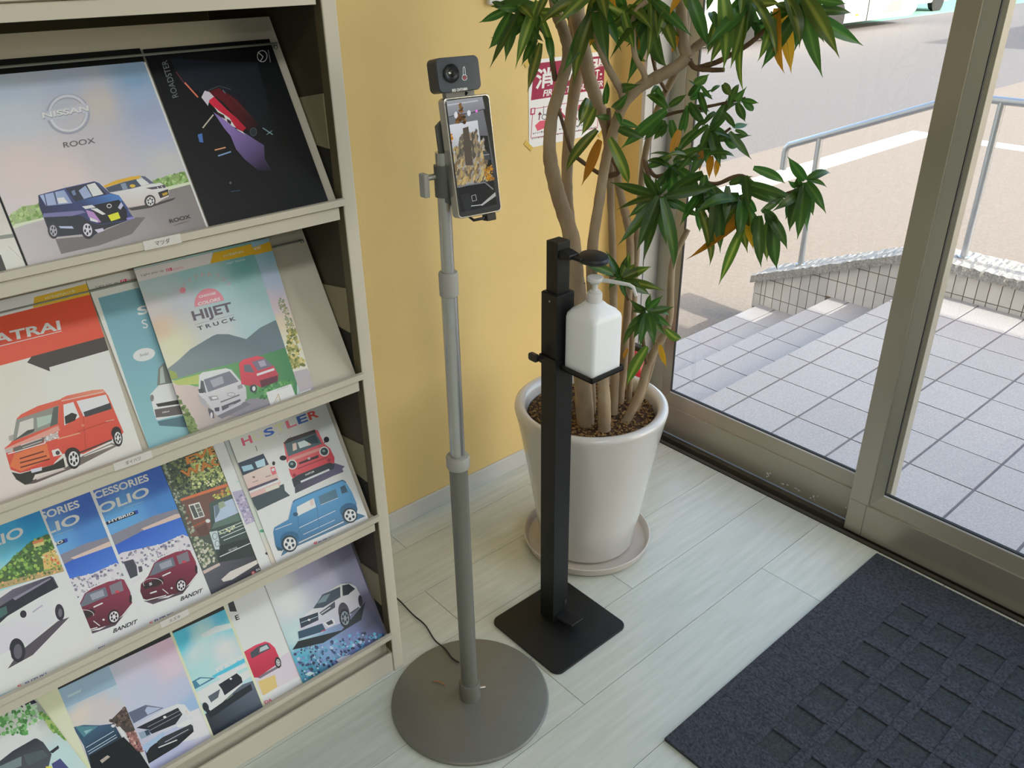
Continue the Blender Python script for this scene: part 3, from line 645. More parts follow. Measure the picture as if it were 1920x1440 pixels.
    a.p('d2ab22', [(908, 538), (1032, 498), (1062, 572), (950, 608)]).p('5c5a80', [(135, 515), (600, 478), (650, 502), (480, 545), (130, 562)]).p('a29cc0', [(750, 710), (850, 690), (865, 722), (790, 748)]).p('8f97ba', [(318, 668), (480, 668), (502, 697), (340, 692)]).p('6f68a4', [(1130, 570), (1200, 555), (1235, 575), (1140, 595)])
    wheel_art(a, 252, 722, 62, 98, '26252c', '86838c', 5, -12); wheel_art(a, 662, 712, 76, 112, '1f1e24', 'a6a2ac', 5, -14)
    a.l('3a4468', 8, [(380, 215), (510, 385)]).l('8d8a92', 5, [(365, 175), (420, 205)])
    a.t('ROOX', (1655, 634), (1908, 570), (1640, 588), '35302f', True).scrawl((1715, 660), (1890, 615), 22, '6b6462', 12)
    a.at(0, 120, 4.8).ring('82838e', 40, 615, 452, 176, 162).ring('a2a2ac', 24, 612, 445, 166, 156).ring('bcbcc4', 9, 612, 452, 160, 152, 20, 160).p('9a9aa4', [(370, 440), (780, 355), (812, 435), (395, 515)])
    a.t('NISSAN', (388, 500), (806, 432), (378, 448), '73737d', True).t('NISSAN', (384, 492), (802, 424), (374, 440), 'c4c4cc', True).t('ROOX', (575, 757), (858, 712), (565, 708), '4c474b')
a = brochure('second copy of the pale sky minivan brochure, peeping out behind the first', 1, -1.741, -1.4825, .0045, vt=.262, gain=G1); a.bg([(0, 0, 'a8a6a4'), (400, 400, 'b4b2b0')]).build('cover_print', M['ink'], a.obj)
a = brochure('wide brochure with a navy and a cream minivan under a pale sky', 1, -1.741, -1.4865, .0075, vt=.262, gain=G1); roox(a); a.build('cover_print', M['ink'], a.obj)

# ------------------------------------------------------------------ second shelf
a = brochure('brochure with an orange boxy van below a red and black arrow', 2, -1.868, -1.658, .0045, skew=.0145, vt=.288, gain=G2).at(0, 520, 6.4)
a.bg([(0, 1200, 'b5ada3'), (900, 1200, 'bdb0ac'), (1400, 1300, 'bfb3ae'), (200, 400, 'c2bab6'), (1200, 2600, 'b9ada8'), (100, 2500, 'b5a8a2')])
a.p('d48f2e', [(410, 240), (1100, 60), (1075, 214), (398, 368)]).p('bb432e', [(-500, 640), (0, 472), (400, 372), (1080, 208), (1280, 715), (0, 1060), (-500, 1210)])
a.p('3a332e', [(325, 1022), (380, 950), (1265, 712), (1330, 866), (590, 1080), (602, 1130)]).t('ATRAI', (-75, 808), (735, 628), (-100, 690), 'e4d8d4', True).l('e0d2cc', 8, [(-100, 850), (740, 645)]).scrawl((545, 265), (915, 180), 40, 'ecc890', 18)
a.at(0, 710, 6.4).p(('4a423f', (600, 1150), '6a605c', (1300, 850)), [(180, 1200), (400, 1215), (800, 1060), (1000, 920), (1340, 770), (1420, 800), (1480, 770), (940, 1050), (420, 1255), (300, 1275)])
a.p('a79a96', [(430, 1190), (740, 1075), (790, 1085), (440, 1215)]).p('b9adaa', [(1000, 930), (1330, 790), (1370, 800), (1010, 935)])
a.p(('c25240', (700, 200), 'a83f34', (900, 900)), [(55, 835), (120, 780), (180, 700), (200, 480), (250, 430), (450, 330), (720, 250), (800, 210), (1100, 140), (1235, 128), (1295, 200), (1335, 290), (1392, 430), (1482, 640), (1462, 672), (1360, 702), (1340, 742), (1000, 902), (760, 902), (660, 1000), (640, 1032), (240, 1132), (128, 1092), (88, 960)])
a.p(('c9735f', (1000, 150), 'bb5543', (900, 280)), [(730, 240), (800, 205), (1100, 138), (1235, 126), (1270, 165), (920, 245), (745, 285)]).l('dca49c', 8, [(735, 268), (1245, 158)])
a.p('74746e', [(196, 492), (702, 320), (694, 542), (148, 752)]).p('a9a49e', [(238, 522), (402, 468), (402, 602), (200, 722)]).p('8b9a90', [(440, 470), (622, 430), (622, 522), (450, 592)]).p('4c504c', [(640, 350), (700, 330), (692, 540), (600, 580)]).p('3c403c', [(150, 752), (400, 640), (420, 600), (330, 620)])
a.p('bcb2b4', [(760, 312), (880, 280), (955, 460), (772, 562)]).p('2d2b29', [(775, 455), (862, 408), (925, 430), (900, 502), (785, 548)]).p('b9afb2', [(918, 270), (1272, 190), (1335, 352), (1002, 452)]).p('37383a', [(1000, 402), (1322, 290), (1342, 362), (1022, 462)])
a.p('cc7d72', [(62, 838), (700, 560), (720, 620), (150, 862)]).p('58524e', [(140, 835), (535, 698), (522, 762), (195, 892)]).l('cfc6c0', 10, [(95, 905), (545, 772)]).l('c8beb8', 7, [(250, 800), (500, 715)]).l('c8beb8', 6, [(270, 830), (500, 750)])
a.p('9b918e', [(520, 702), (690, 640), (706, 712), (540, 762)]).dots([(520, 702), (690, 640), (706, 712), (540, 762)], 22, 12, ['5c5452', 'c8c0bc']).p('98908c', [(58, 845), (160, 832), (152, 882), (68, 892)])
a.p('ce5f3c', [(175, 902), (560, 778), (605, 962), (250, 1112), (115, 1052)])
for q in ((235, 962, 525, 872), (240, 1012, 560, 926), (245, 1066, 600, 962)): a.l('56271f', 16, [q[:2], q[2:]])
a.p('b5aca8', [(618, 862), (700, 838), (755, 912), (640, 936)]).e('3d3836', 692, 890, 26, 26).p('2a2a25', [(138, 1122), (240, 1142), (640, 1032), (760, 950), (785, 1062), (420, 1152), (380, 1242), (300, 1272), (200, 1212)]).p('a6a6ae', [(368, 1090), (502, 1058), (502, 1102), (380, 1132)])
a.l('8a3428', 7, [(930, 640), (1345, 500)]).l('d88068', 14, [(690, 725), (960, 652)]).l('36322f', 18, [(950, 892), (1340, 735)]).l('8c3a2e', 5, [(1000, 455), (1030, 860)]).l('d09080', 8, [(1270, 515), (1370, 490)]).e('d06a50', 995, 560, 22, 16)
a.e('2b2524', 870, 905, 92, 80).e('2b2524', 1395, 650, 60, 75); wheel_art(a, 880, 962, 84, 122, '2b2725', 'bcb4b4', 6, -6, .74); wheel_art(a, 1412, 712, 58, 104, '2b2725', 'bcb4b4', 6, -6, .7)
a.p('8b8580', [(105, 690), (160, 670), (160, 750), (110, 740)]).build('cover_print', M['ink'], a.obj)

a = brochure('teal brochure with a white frame, tucked under the mountain cover', 2, -1.6465, -1.4365, .0025, vt=.288, skew=.004, gain=G2).at(160, 500, 4)
a.fill('b9b1ad').p(('5c8490', (200, 250), '74999f', (600, 1300)), [(95, 235), (700, 82), (1150, 1200), (480, 1372)])
a.t('Light you up', (82, 164), (245, 127), (76, 146), '57514f').p('c23450', [(260, 102), (308, 90), (313, 116), (267, 127)]).t('D', (275, 122), (298, 116), (271, 103), 'e8d8d8', True).t('DAIHATSU', (320, 112), (470, 77), (315, 96), 'c4667a')
a.t('S', (398, 368), (480, 345), (384, 305), 'cfd8d8', True).t('S', (434, 466), (474, 456), (418, 402), 'c8d4d6').e('c9c2bf', 440, 660, 84, 48, -12).t('Smile!', (412, 676), (476, 660), (408, 656), '55524f')
a.p('4a626a', [(540, 1160), (740, 1120), (760, 1205), (555, 1192)]).p('c6bfbf', [(486, 960), (550, 890), (650, 872), (760, 1100), (540, 1152), (518, 1110), (498, 1020)]).p('666a65', [(548, 762), (590, 720), (660, 870), (538, 892)]).p('8e9690', [(560, 765), (580, 745), (600, 870), (560, 878)])
a.p('383637', [(528, 1030), (700, 998), (705, 1030), (545, 1052)]).p('555152', [(518, 1072), (720, 1038), (730, 1112), (530, 1132)]).l('d4cece', 8, [(528, 1142), (740, 1108)]).e('6c6868', 500, 985, 14, 26).t('STELLA', (578, 1100), (632, 1088), (576, 1090), 'd0caca', True).build('cover_print', M['ink'], a.obj)

def hijet_frame(a):
    a.at(240, 440, 6)
a = brochure('second copy of the mountain truck brochure, peeping out at its edge', 2, -1.5535, -1.3435, .0065, .0085, vt=.288, skew=.019, gain=G2).at(240, 440, 6)
a.bg([(1550, 250, '7396a6'), (1620, 500, '8a97aa'), (1650, 800, 'a698a0'), (1700, 1000, 'bca690'), (1750, 1250, 'c6bca2'), (1500, 900, 'a898a0')]).p('d88a22', [(900, 330), (1640, 60), (1660, 170), (900, 360)])
a.t('8版', (1422, 178), (1500, 155), (1414, 148), 'f0d8a8').dots([(1690, 720), (1740, 700), (1800, 850), (1900, 1100), (1800, 1150), (1760, 900), (1690, 800)], 120, 13, ['6b6f58', '8c8668', '77806a'])
a.at(300, 620, 6).dots([(1440, -20), (1520, -20), (1640, 400), (1450, 430), (1430, 200)], 200, 20, ['8d8a58', '77764a', 'a89c68', '5c6038']).p('918a8e', [(1450, 475), (1660, 425), (1760, 660), (1500, 790)]).p('c6bcb8', [(1555, 702), (1694, 648), (1712, 690), (1570, 748)]).t('RE DESIGN', (1560, 746), (1702, 688), (1550, 722), '3a3434', True).build('cover_print', M['ink'], a.obj)
a = brochure('brochure with a white and a red small truck before mountains, topmost on the second shelf', 2, -1.580, -1.373, .0085, .0115, vt=.288, skew=.0115, gain=G2).at(240, 440, 6)
a.bg([(300, 560, '8fa2a6'), (700, 450, '7b9c9e'), (1300, 350, '558688'), (1450, 600, '7b9698'), (250, 850, 'a69e9e'), (600, 750, '9a9ca2'), (350, 1050, 'b69a86'), (500, 1250, 'c0b098'), (1000, 1080, 'a4a6a8'), (1400, 1000, '8aa0a4'), (400, 1400, 'c6ba9e'), (1000, 600, '86a0a2')])
a.p('b8acac', [(60, 405), (950, 200), (925, 326), (60, 545)]).p('da8c22', [(960, 205), (1700, 30), (1700, 160), (925, 326)]).t('Light you up', (152, 476), (405, 418), (144, 446), '58504f').p('c43c54', [(424, 386), (490, 371), (497, 404), (434, 417)]).t('D', (440, 412), (482, 402), (434, 390), 'e8d8d8', True).t('DAIHATSU', (506, 408), (626, 376), (500, 384), 'cc7080')
a.t('HIJET TRUCK', (1112, 342), (1324, 292), (1104, 318), 'c8d4d0').scrawl((1080, 252), (1310, 200), 34, 'f4d8a0', 14)
a.e('c87078', 616, 626, 34, 34)
for i, ch in enumerate('ハイゼットトラック'):
    an = math.radians(-152 + i * 14.5); cx, cy = 868 + 300 * math.cos(an), 770 + 292 * math.sin(an) - (i - 4) * 6; tx, ty = -math.sin(an), math.cos(an)
    tx, ty = math.cos(math.radians(-52 + i * 12)), math.sin(math.radians(-52 + i * 12))
    a.t(ch, (cx - tx * 24, cy - ty * 24), (cx + tx * 24, cy + ty * 24), (cx - tx * 24 + ty * 56, cy - ty * 24 - tx * 56), 'c88088')
a.p('d6727c', [(755, 815)] + [(916 + 168 * math.cos(math.radians(t)), 775 + 172 * math.sin(math.radians(t))) for t in range(170, 346, 11)] + [(1082, 738)])
a.t('CHOOSE', (800, 715), (990, 668), (792, 690), 'f0dcd8', True).t('COLORS', (790, 800), (1040, 738), (782, 765), 'f0dcd8', True)
a.t('HIJET', (752, 1004), (1196, 892), (706, 866), '58505a', True).l('6a6268', 3, [(750, 1012), (1198, 898)]).t('T R U C K', (792, 1080), (1218, 962), (774, 1038), '4a4550', True)
a.p(('59656c', (900, 1200), '707a7c', (800, 1500)), [(380, 1560), (560, 1420), (700, 1290), (950, 1140), (1000, 1120), (1130, 1120), (1330, 1175), (1480, 1050), (1660, 960), (1850, 1400), (1500, 1600), (500, 1640)])
a.at(300, 620, 6).p(('6a9066', (300, 520), '3f6a4a', (1400, 600)), [(135, 555), (600, 420), (900, 350), (1420, 190), (1540, 560), (1540, 720), (1000, 800), (440, 640)]).p('98a060', [(128, 572), (440, 490), (440, 602), (200, 612)]).p('7f8a50', [(100, 440), (180, 470), (200, 530), (125, 550)])
a.p(('b3a29c', (200, 640), '7c7878', (900, 900)), [(132, 602), (440, 632), (460, 800), (900, 930), (1200, 690), (1500, 750), (1600, 800), (330, 1220), (240, 900)]).p('75727a', [(640, 960), (1000, 770), (1250, 740), (1500, 790), (900, 960)])
a.dots([(160, 690), (240, 800), (470, 1160), (330, 1200)], 110, 26, ['5f7048', '6f7c54', '4c5a3a']).dots([(1000, 640), (1480, 560), (1520, 720), (1150, 780)], 110, 20, ['4a7a4a', '3a6440', '608a5a'])
a.p('66646c', [(640, 965), (960, 800), (1020, 830), (700, 990)]).p(('bcb8bc', (600, 480), '9c989e', (800, 880)), [(438, 500), (480, 468), (740, 423), (802, 440), (902, 560), (965, 640), (975, 762), (905, 835), (640, 958), (590, 902), (520, 792), (428, 722), (438, 560)])
a.p('6a6b74', [(490, 552), (782, 455), (884, 572), (540, 692)]).p('8a8b94', [(560, 560), (700, 510), (720, 590), (600, 640)]).p('55575c', [(458, 560), (488, 568), (520, 702), (450, 682)]).p('7c7a80', [(540, 742), (640, 730), (662, 772), (570, 792)]).p('c8c4c8', [(580, 748), (635, 740), (645, 762), (590, 772)]).p('7c7a80', [(868, 622), (920, 600), (932, 642), (880, 662)]).ring('6a666c', 5, 800, 718, 45, 20)
a.l('5f5c62', 14, [(680, 805), (895, 722)]).p('504e56', [(690, 852), (902, 768), (908, 792), (700, 902)]).p('8a888e', [(770, 845), (830, 822), (832, 842), (775, 864)]).p('47464c', [(610, 870), (665, 860), (668, 905), (620, 910)]).p('504e54', [(530, 860), (600, 900), (612, 992), (558, 962)]).e('a8a6aa', 578, 950, 14, 32).p('48484c', [(428, 660), (482, 650), (492, 702), (440, 702)]).p('8f8c90', [(420, 705), (520, 795), (545, 890), (450, 800)])
a.p(('b44a54', (1000, 320), '94404a', (1200, 600)), [(888, 372), (930, 328), (1090, 283), (1162, 300), (1282, 400), (1332, 500), (1322, 572), (1140, 642), (1060, 602), (1010, 622), (915, 602), (895, 450)]).p('676270', [(1030, 352), (1182, 310), (1272, 396), (1100, 452)]).p('8a8692', [(1100, 350), (1170, 330), (1200, 390), (1130, 410)]).p('5c5f68', [(940, 386), (1010, 380), (1062, 472), (950, 462)]).l('b8aeb0', 26, [(1088, 498), (1285, 432)]).p('553640', [(1120, 562), (1322, 502), (1322, 572), (1140, 642)])
a.e('45454c', 1050, 652, 42, 46).e('b4b2b4', 1055, 652, 18, 27).p('cdc3bf', [(1192, 695), (1472, 600), (1535, 762), (1250, 862)]).l('8f7c5c', 6, [(1275, 835), (1330, 712), (1360, 805)]).l('a89878', 4, [(1300, 820), (1335, 730), (1345, 810)]).scrawl((1320, 672), (1450, 630), 14, '8a8284', 12).scrawl((1380, 730), (1440, 710), 10, 'b0a8a8', 6).scrawl((1385, 760), (1450, 738), 10, 'b0a8a8', 6)
a.build('cover_print', M['ink'], a.obj)

# ------------------------------------------------------------------ third shelf
def accessories(a):
    a.at(160, 860, 4.5).bg([(100, 300, '3d5898'), (600, 150, '2f4f94'), (300, 480, '4e80aa'), (700, 380, '3d6a9e'), (300, 1400, 'c0b4b2'), (900, 1200, 'bfb4b4'), (500, 900, 'b0a8ac')], power=4)
    a.p('6b6974', [(100, 720), (230, 640), (380, 570), (580, 480), (760, 428), (830, 440), (830, 500), (480, 612), (270, 722), (100, 800)]).p('a8958c', [(470, 592), (760, 468), (830, 460), (830, 490), (500, 605)]).p(('2c4c98', (500, 620), '3f66ae', (600, 760)), [(80, 800), (270, 720), (480, 610), (840, 482), (880, 660), (640, 730), (310, 812), (80, 900)])
    a.p('aea5aa', [(200, 860), (310, 792), (420, 768), (640, 720), (820, 640), (880, 662), (960, 800), (600, 870), (480, 962), (300, 1000)]).dots([(250, 860), (420, 770), (640, 722), (820, 645), (900, 760), (600, 860), (480, 950)], 150, 13, ['6c6a78', 'd0c6ca', '8a8490', 'c0b4b8', '55546a'])
    a.p('c2b6b5', [(300, 1000), (480, 945), (620, 860), (920, 770), (1120, 1180), (500, 1460)]).p('3a3a44', [(320, 870), (400, 848), (432, 902), (442, 985), (380, 1012)]).p('aaa6b0', [(388, 1030), (482, 982), (472, 1012), (398, 1062)]).p('3f3a44', [(445, 910), (475, 905), (482, 950), (455, 962)])
    a.p('443a42', [(490, 1200), (700, 1172), (880, 1062), (952, 975), (820, 1140), (570, 1228)]).p(('703040', (700, 800), '3e1e28', (650, 1180)), [(468, 1060), (530, 990), (580, 880), (640, 838), (760, 788), (862, 768), (884, 775), (932, 870), (948, 962), (870, 1062), (780, 1132), (550, 1202), (488, 1182), (463, 1120)])
    a.p('565a64', [(540, 992), (590, 880), (740, 830), (762, 902), (600, 972)]).p('787c86', [(620, 890), (720, 850), (735, 900), (640, 935)]).p('646068', [(768, 822), (862, 780), (882, 862), (790, 892)]).p('2a2226', [(478, 1060), (640, 1000), (664, 1030), (620, 1072), (500, 1102)]).ring('b8b0b0', 4, 570, 1052, 82, 42, 150, 370).l('dcd4d4', 11, [(650, 990), (720, 958)]).t('S', (540, 1072), (564, 1064), (536, 1050), 'd8d0d0', True)
    a.l('b8b0ac', 11, [(545, 1137), (602, 1118)]).l('ccc4c4', 8, [(510, 1197), (682, 1153)]).l('b8b0b4', 7, [(650, 1100), (700, 1140)]).e('d8d0cc', 728, 1092, 9, 8); wheel_art(a, 806, 1070, 46, 58, '2a2226', 'aca8ac', 6, 10, .76); a.e('2a2226', 935, 930, 10, 34)
    a.l('d0c8d0', 8, [(640, 832), (850, 744)]).e('a03844', 832, 870, 18, 10)
    a.t('ACCESSORIES', (-62, 396), (540, 186), (-82, 334), 'd6d2da', True).t('SOLIO', (30, 508), (545, 306), (8, 428), 'd8d0d6', True).p('1c2230', [(150, 545), (435, 433), (448, 460), (160, 568)]).p('2a3c86', [(415, 441), (440, 431), (448, 460), (428, 470)]).t('HYBRID', (198, 545), (412, 466), (192, 524), 'ccccd4', True).scrawl((330, 418), (490, 365), 10, '8aa0c0', 16)
    a.t('BANDIT', (802, 1202), (985, 1126), (808, 1166), '2a2830', True).t('S', (544, 1404), (572, 1392), (538, 1380), 'c03a4a', True).t('SUZUKI', (586, 1387), (745, 1320), (578, 1362), '2a2a62', True)
a = brochure('blue sea brochure with a whole maroon car, beside the woodland cover', 3, -1.814, -1.6045, .0025, gain=G3); accessories(a); a.build('cover_print', M['ink'], a.obj)
b = brochure('blue sea brochure with a maroon car, half hidden by the white car cover', 3, -1.933, -1.7235, .0045, side='aqua_paper', gain=G3)
b2 = Art(b.O + b.U * 0, b.U, b.V, [(u + .119, v) for u, v in b.quad], G3); accessories(b2)     # the same cover, printed .119 m farther along
b2.O = b.O - b.U * .119; b2.k += 1; k_ = b2.ink('a9cdd2'); q_ = b2.quad; b2.raw([(q_[1][0] - .005, q_[1][1]), q_[1], q_[2], (q_[2][0] - .005, q_[2][1])], [(0, 1, 2, 3)], [k_] * 4); b2.build('cover_print', M['ink'], b.obj)
a = brochure('brochure with a white car and a wooded seaside hill, frontmost of the three sea covers', 3, -2.016, -1.8065, .0065, gain=G3).at(0, 900, 4.2357)
a.bg([(50, 400, '2a80ac'), (250, 300, '16699c'), (300, 450, '2484ae'), (60, 600, '5498b6'), (0, 750, '88a8b4')]).p(('c4bab4', (400, 900), 'b8aea6', (500, 1300)), [(-200, 950), (520, 705), (840, 1340), (-200, 1800)])
a.p('3f5434', [(-50, 770), (100, 620), (240, 490), (370, 430), (440, 430), (520, 700), (200, 795), (-50, 850)]).dots([(-50, 770), (100, 620), (240, 490), (370, 430), (440, 430), (510, 700), (200, 790)], 170, 17, ['587a42', '2f4828', '7d9448', '46622f', '6a8a4a'])
a.p('b86a48', [(255, 492), (342, 462), (348, 488), (268, 520)]).p('c0a068', [(262, 512), (345, 488), (352, 512), (275, 535)]).p('b8925a', [(335, 590), (440, 548), (505, 690), (350, 712)]).dots([(335, 590), (440, 548), (505, 690), (350, 712)], 50, 11, ['b0543c', 'e0ca90', '6a7a40', 'd08a50']).p('907c58', [(-50, 830), (500, 690), (522, 722), (-50, 880)]).dots([(0, 820), (500, 690), (515, 715), (0, 850)], 40, 12, ['6a7044', 'b08a5c', '4f5a36'])
a.p('443f46', [(150, 1370), (460, 1120), (550, 1090), (260, 1390), (60, 1500)]).p(('cac6ce', (300, 950), 'a6a2ae', (250, 1300)), [(-60, 1200), (200, 1040), (440, 860), (470, 880), (492, 960), (492, 1002), (452, 1102), (220, 1312), (100, 1252), (80, 1360), (-60, 1420)])
a.p(('57535f', (100, 900), '3c3a44', (400, 800)), [(-60, 980), (100, 868), (400, 762), (424, 772), (465, 852), (100, 1042), (-60, 1180)]).p('25272e', [(95, 945), (412, 778), (455, 850), (225, 982), (60, 1080), (-60, 1190), (-60, 1040)]).p('6e6a78', [(100, 940), (395, 778), (405, 786), (120, 955)]).p('3a5450', [(-20, 1030), (50, 1000), (60, 1060), (-20, 1110)]).e('2a282e', 185, 1065, 26, 30).p('8a8694', [(255, 1045), (335, 990), (340, 1000), (262, 1055)])
a.e('2a2830', 474, 1050, 36, 66, -8).e('56525c', 478, 1055, 16, 34).e('26262c', 138, 1352, 62, 96, -8).e('4e4c56', 142, 1362, 34, 60).p('c8c4cc', [(-60, 1420), (80, 1350), (90, 1400), (-60, 1480)])
a.t('SOLIO', (-300, 640), (192, 442), (-318, 556), 'dce0e4', True).at(0, 1150, 4.964).t('SUZUKI', (236, 668), (436, 572), (229, 645), '4c4c78', True).t('S', (165, 700), (205, 682), (158, 672), 'c45058', True).ring('dcd4d0', 9, 808, 366, 45, 34).t('5', (795, 382), (825, 370), (790, 352), 'dcd4d0')
a.k += 1; k_ = a.ink('c9bfae'); q_ = a.quad; a.raw([(q_[1][0] - .0035, q_[1][1]), q_[1], q_[2], (q_[2][0] - .0035, q_[2][1])], [(0, 1, 2, 3)], [k_] * 4); a.build('cover_print', M['ink'], a.obj)

a = brochure('dark woodland brochure with a green van and orange lettering', 3, -1.604, -1.394, .0025, side='dark_paper', gain=G3).at(290, 820, 4.965)
a.fill('444c46').dots([(40, 230), (560, 40), (700, 420), (250, 570)], 500, 18, ['5c6648', '3c4640', '4a5444', '6f7852', '333c38']).dots([(330, 200), (560, 40), (700, 420), (350, 480)], 330, 15, ['8c9660', '767f54', 'a4a870', '5a6644', 'b0b484'])
a.p('5f4842', [(240, 580), (700, 440), (740, 560), (520, 620), (540, 800), (480, 920), (330, 920)]).p('a86044', [(235, 575), (700, 418), (708, 448), (245, 595)]).dots([(540, 540), (690, 470), (720, 560), (600, 590)], 60, 14, ['8a9250', 'a8a860', '68703c', 'b07048'])
a.p('b4aca4', [(312, 630), (416, 602), (468, 735), (364, 768)]).p('4a4c4c', [(325, 640), (362, 630), (410, 742), (372, 752)]).p('5c5c5a', [(372, 628), (410, 616), (456, 728), (418, 740)]).l('b4aca4', 5, [(385, 665), (430, 652)]).l('b4aca4', 5, [(398, 700), (445, 688)]).l('8a4c3a', 12, [(360, 830), (480, 775)]).p('523e3a', [(380, 850), (480, 800), (520, 900), (420, 920)])
a.p(('45504e', (700, 560), '2e3636', (800, 1100)), [(505, 625), (530, 600), (740, 520), (840, 760), (920, 970), (975, 1100), (600, 1190), (535, 900)]).p('8e9aac', [(550, 640), (745, 560), (808, 690), (562, 795)]).p('5a6672', [(555, 640), (620, 612), (600, 700), (565, 760)]).p('7a8672', [(590, 610), (640, 592), (660, 640), (600, 670)]).p('50625c', [(555, 795), (808, 695), (835, 760), (530, 855)])
for q in ((590, 880, 835, 780), (600, 905, 840, 805), (615, 935, 845, 835), (640, 960, 860, 872)): a.l('9ca8a4', 7, [q[:2], q[2:]])
a.dots([(600, 880), (740, 820), (750, 850), (620, 910)], 25, 10, ['b0b88c', '7a8a70']).p('9aa4a6', [(508, 882), (582, 868), (615, 1042), (562, 1045)]).ring('5a6468', 6, 560, 920, 22, 30).ring('5a6468', 6, 582, 990, 20, 28).e('c8ccca', 495, 778, 22, 18)
a.p('2c3333', [(600, 1010), (900, 930), (975, 1100), (610, 1180)]).l('bcc0bc', 8, [(605, 1112), (905, 978)]).t('EVERY WAGON', (690, 1062), (770, 1032), (684, 1046), 'd0d4d0').p(('4c4c54', (500, 1250), '33343a', (800, 1400)), [(430, 1240), (600, 1165), (980, 1095), (1060, 1280), (520, 1480)])
a.p('a8a29e', [(620, 1322), (700, 1250), (950, 1140), (975, 1165), (720, 1325), (640, 1345)]).p('9c8e88', [(445, 1245), (600, 1168), (612, 1190), (460, 1272)]).dots([(330, 900), (520, 1000), (565, 1150), (440, 1210)], 130, 15, ['6f7862', '8c8c78', '565e4c', 'a09c90']).dots([(25, 240), (85, 215), (390, 900), (330, 900)], 120, 14, ['5a6458', '727a68', '464e46', '8a8c7c'])
a.t('EVERY', (300, 256), (820, 46), (284, 186), 'd8703e', True).t('WAGON', (268, 384), (880, 152), (232, 312), 'd8703e', True).e('c43c48', 918, 1263, 20, 19).t('S', (908, 1274), (928, 1266), (904, 1256), 'e8c8c8', True).t('SUZUKI', (944, 1252), (1120, 1180), (938, 1230), 'c8c8cc', True).build('cover_print', M['ink'], a.obj)

a = brochure('pale cover with a mauve flower field, a narrow strip between woodland and white brochures', 3, -1.505, -1.295, .0045, gain=G3).at(290, 820, 4.965)
a.bg([(600, 100, 'b4aeac'), (750, 400, 'aaaab0'), (1000, 1150, 'bdb0ae'), (900, 900, 'bdb2ae')]).p('8c8699', [(720, 510), (860, 478), (960, 770), (850, 815), (740, 560)]).dots([(740, 560), (850, 520), (950, 780), (850, 800)], 60, 12, ['7a7490', 'a49cac', '6a6680']).l('7aa49c', 7, [(755, 416), (806, 400)]).e('3a363a', 1048, 1080, 20, 13).build('cover_print', M['ink'], a.obj)
a = brochure('second copy of the three car brochure, its edge showing behind the first', 3, -1.4825, -1.2725, .006, gain=G3).at(290, 820, 4.965)
a.bg([(700, 50, '8a908e'), (800, 300, '9a9890'), (1000, 800, '9aa29a'), (1100, 1150, 'aaa298')]).e('3f7a60', 1000, 872, 24, 14).build('cover_print', M['ink'], a.obj)
a = brochure('white brochure with a red, a pink and a blue car under multicoloured lettering', 3, -1.474, -1.264, .008, gain=G3).at(420, 750, 4.6467)
a.bg([(100, 350, 'b2aaa6'), (700, 200, 'b6aeaa'), (1000, 500, 'b8aeac'), (400, 1000, 'c4b8b6'), (900, 1250, 'c2b8b4'), (1200, 950, 'beb2ae')])
for i, (ch, c) in enumerate(zip('HUSTLER', ('c64e5e', 'debc94', '34569e', 'e0b082', 'ca5864', '30508f', 'c4433f'))):
    x, y = 168 + 96.5 * i, 402 - 37.5 * i; a.t(ch, (x, y), (x + 84, y - 32), (x - 24, y - 66), c, True)
a.scrawl((480, 302), (524, 288), 14, '9a9494', 4)
a.p(('3a3a44', (700, 700), '56526a', (1040, 600)), [(612, 700), (960, 548), (1052, 578), (1030, 600), (1042, 626), (950, 662), (620, 815)])
a.p(('c65a5e', (600, 400), 'a43c44', (800, 640)), [(518, 372), (560, 338), (790, 260), (818, 265), (872, 380), (922, 420), (962, 500), (962, 546), (840, 602), (610, 702), (578, 652), (543, 520)]).p('3a3438', [(518, 374), (558, 335), (790, 257), (802, 285), (535, 388)])
a.p('44545a', [(530, 384), (800, 287), (852, 380), (560, 492)]).p('a2b2ba', [(640, 372), (732, 340), (754, 390), (660, 422)]).p('c49a90', [(595, 382), (628, 372), (636, 430), (600, 446)]).p('c49a90', [(725, 362), (748, 355), (762, 388), (738, 398)]).p('2c3a40', [(690, 345), (790, 300), (830, 370), (760, 385)]).p('cf7672', [(566, 512), (872, 400), (884, 422), (556, 545)])
for x, y in ((594, 562), (873, 449)): a.e('dcd4d0', x, y, 43, 43).e('2c383a', x, y, 33, 33).e('6a7a7c', x - 4, y - 6, 14, 12)
a.p('3a2e32', [(650, 546), (822, 478), (824, 502), (655, 562)]).t('S', (732, 522), (754, 514), (726, 504), 'c8c0c0', True).l('7a343c', 9, [(640, 600), (900, 498)]).p('30343a', [(590, 690), (640, 655), (920, 544), (964, 560), (955, 600), (640, 735), (610, 760)]).l('a8a8ae', 17, [(668, 714), (918, 606)]).t('HUSTLER', (710, 660), (788, 628), (706, 646), 'd0c8c8', True)
a.e('26262a', 514, 505, 30, 22).e('26262a', 892, 345, 24, 25).l('26262a', 8, [(872, 375), (890, 350)]).e('7a2f38', 612, 655, 15, 15).e('7a2f38', 914, 524, 15, 15).l('5a5454', 4, [(578, 315), (574, 335)])
a.p('3a4348', [(225, 850), (520, 730), (530, 790), (575, 832), (290, 965)]).p(('cea69c', (300, 500), 'b48c88', (350, 800)), [(90, 560), (340, 468), (388, 552), (442, 590), (492, 720), (482, 762), (240, 852), (90, 800)]).p('343c46', [(90, 562), (342, 467), (390, 562), (170, 656), (90, 680)]).p('8aa2b0', [(268, 540), (350, 508), (362, 572), (290, 592)]).p('7c98a4', [(150, 580), (240, 560), (260, 600), (170, 625)])
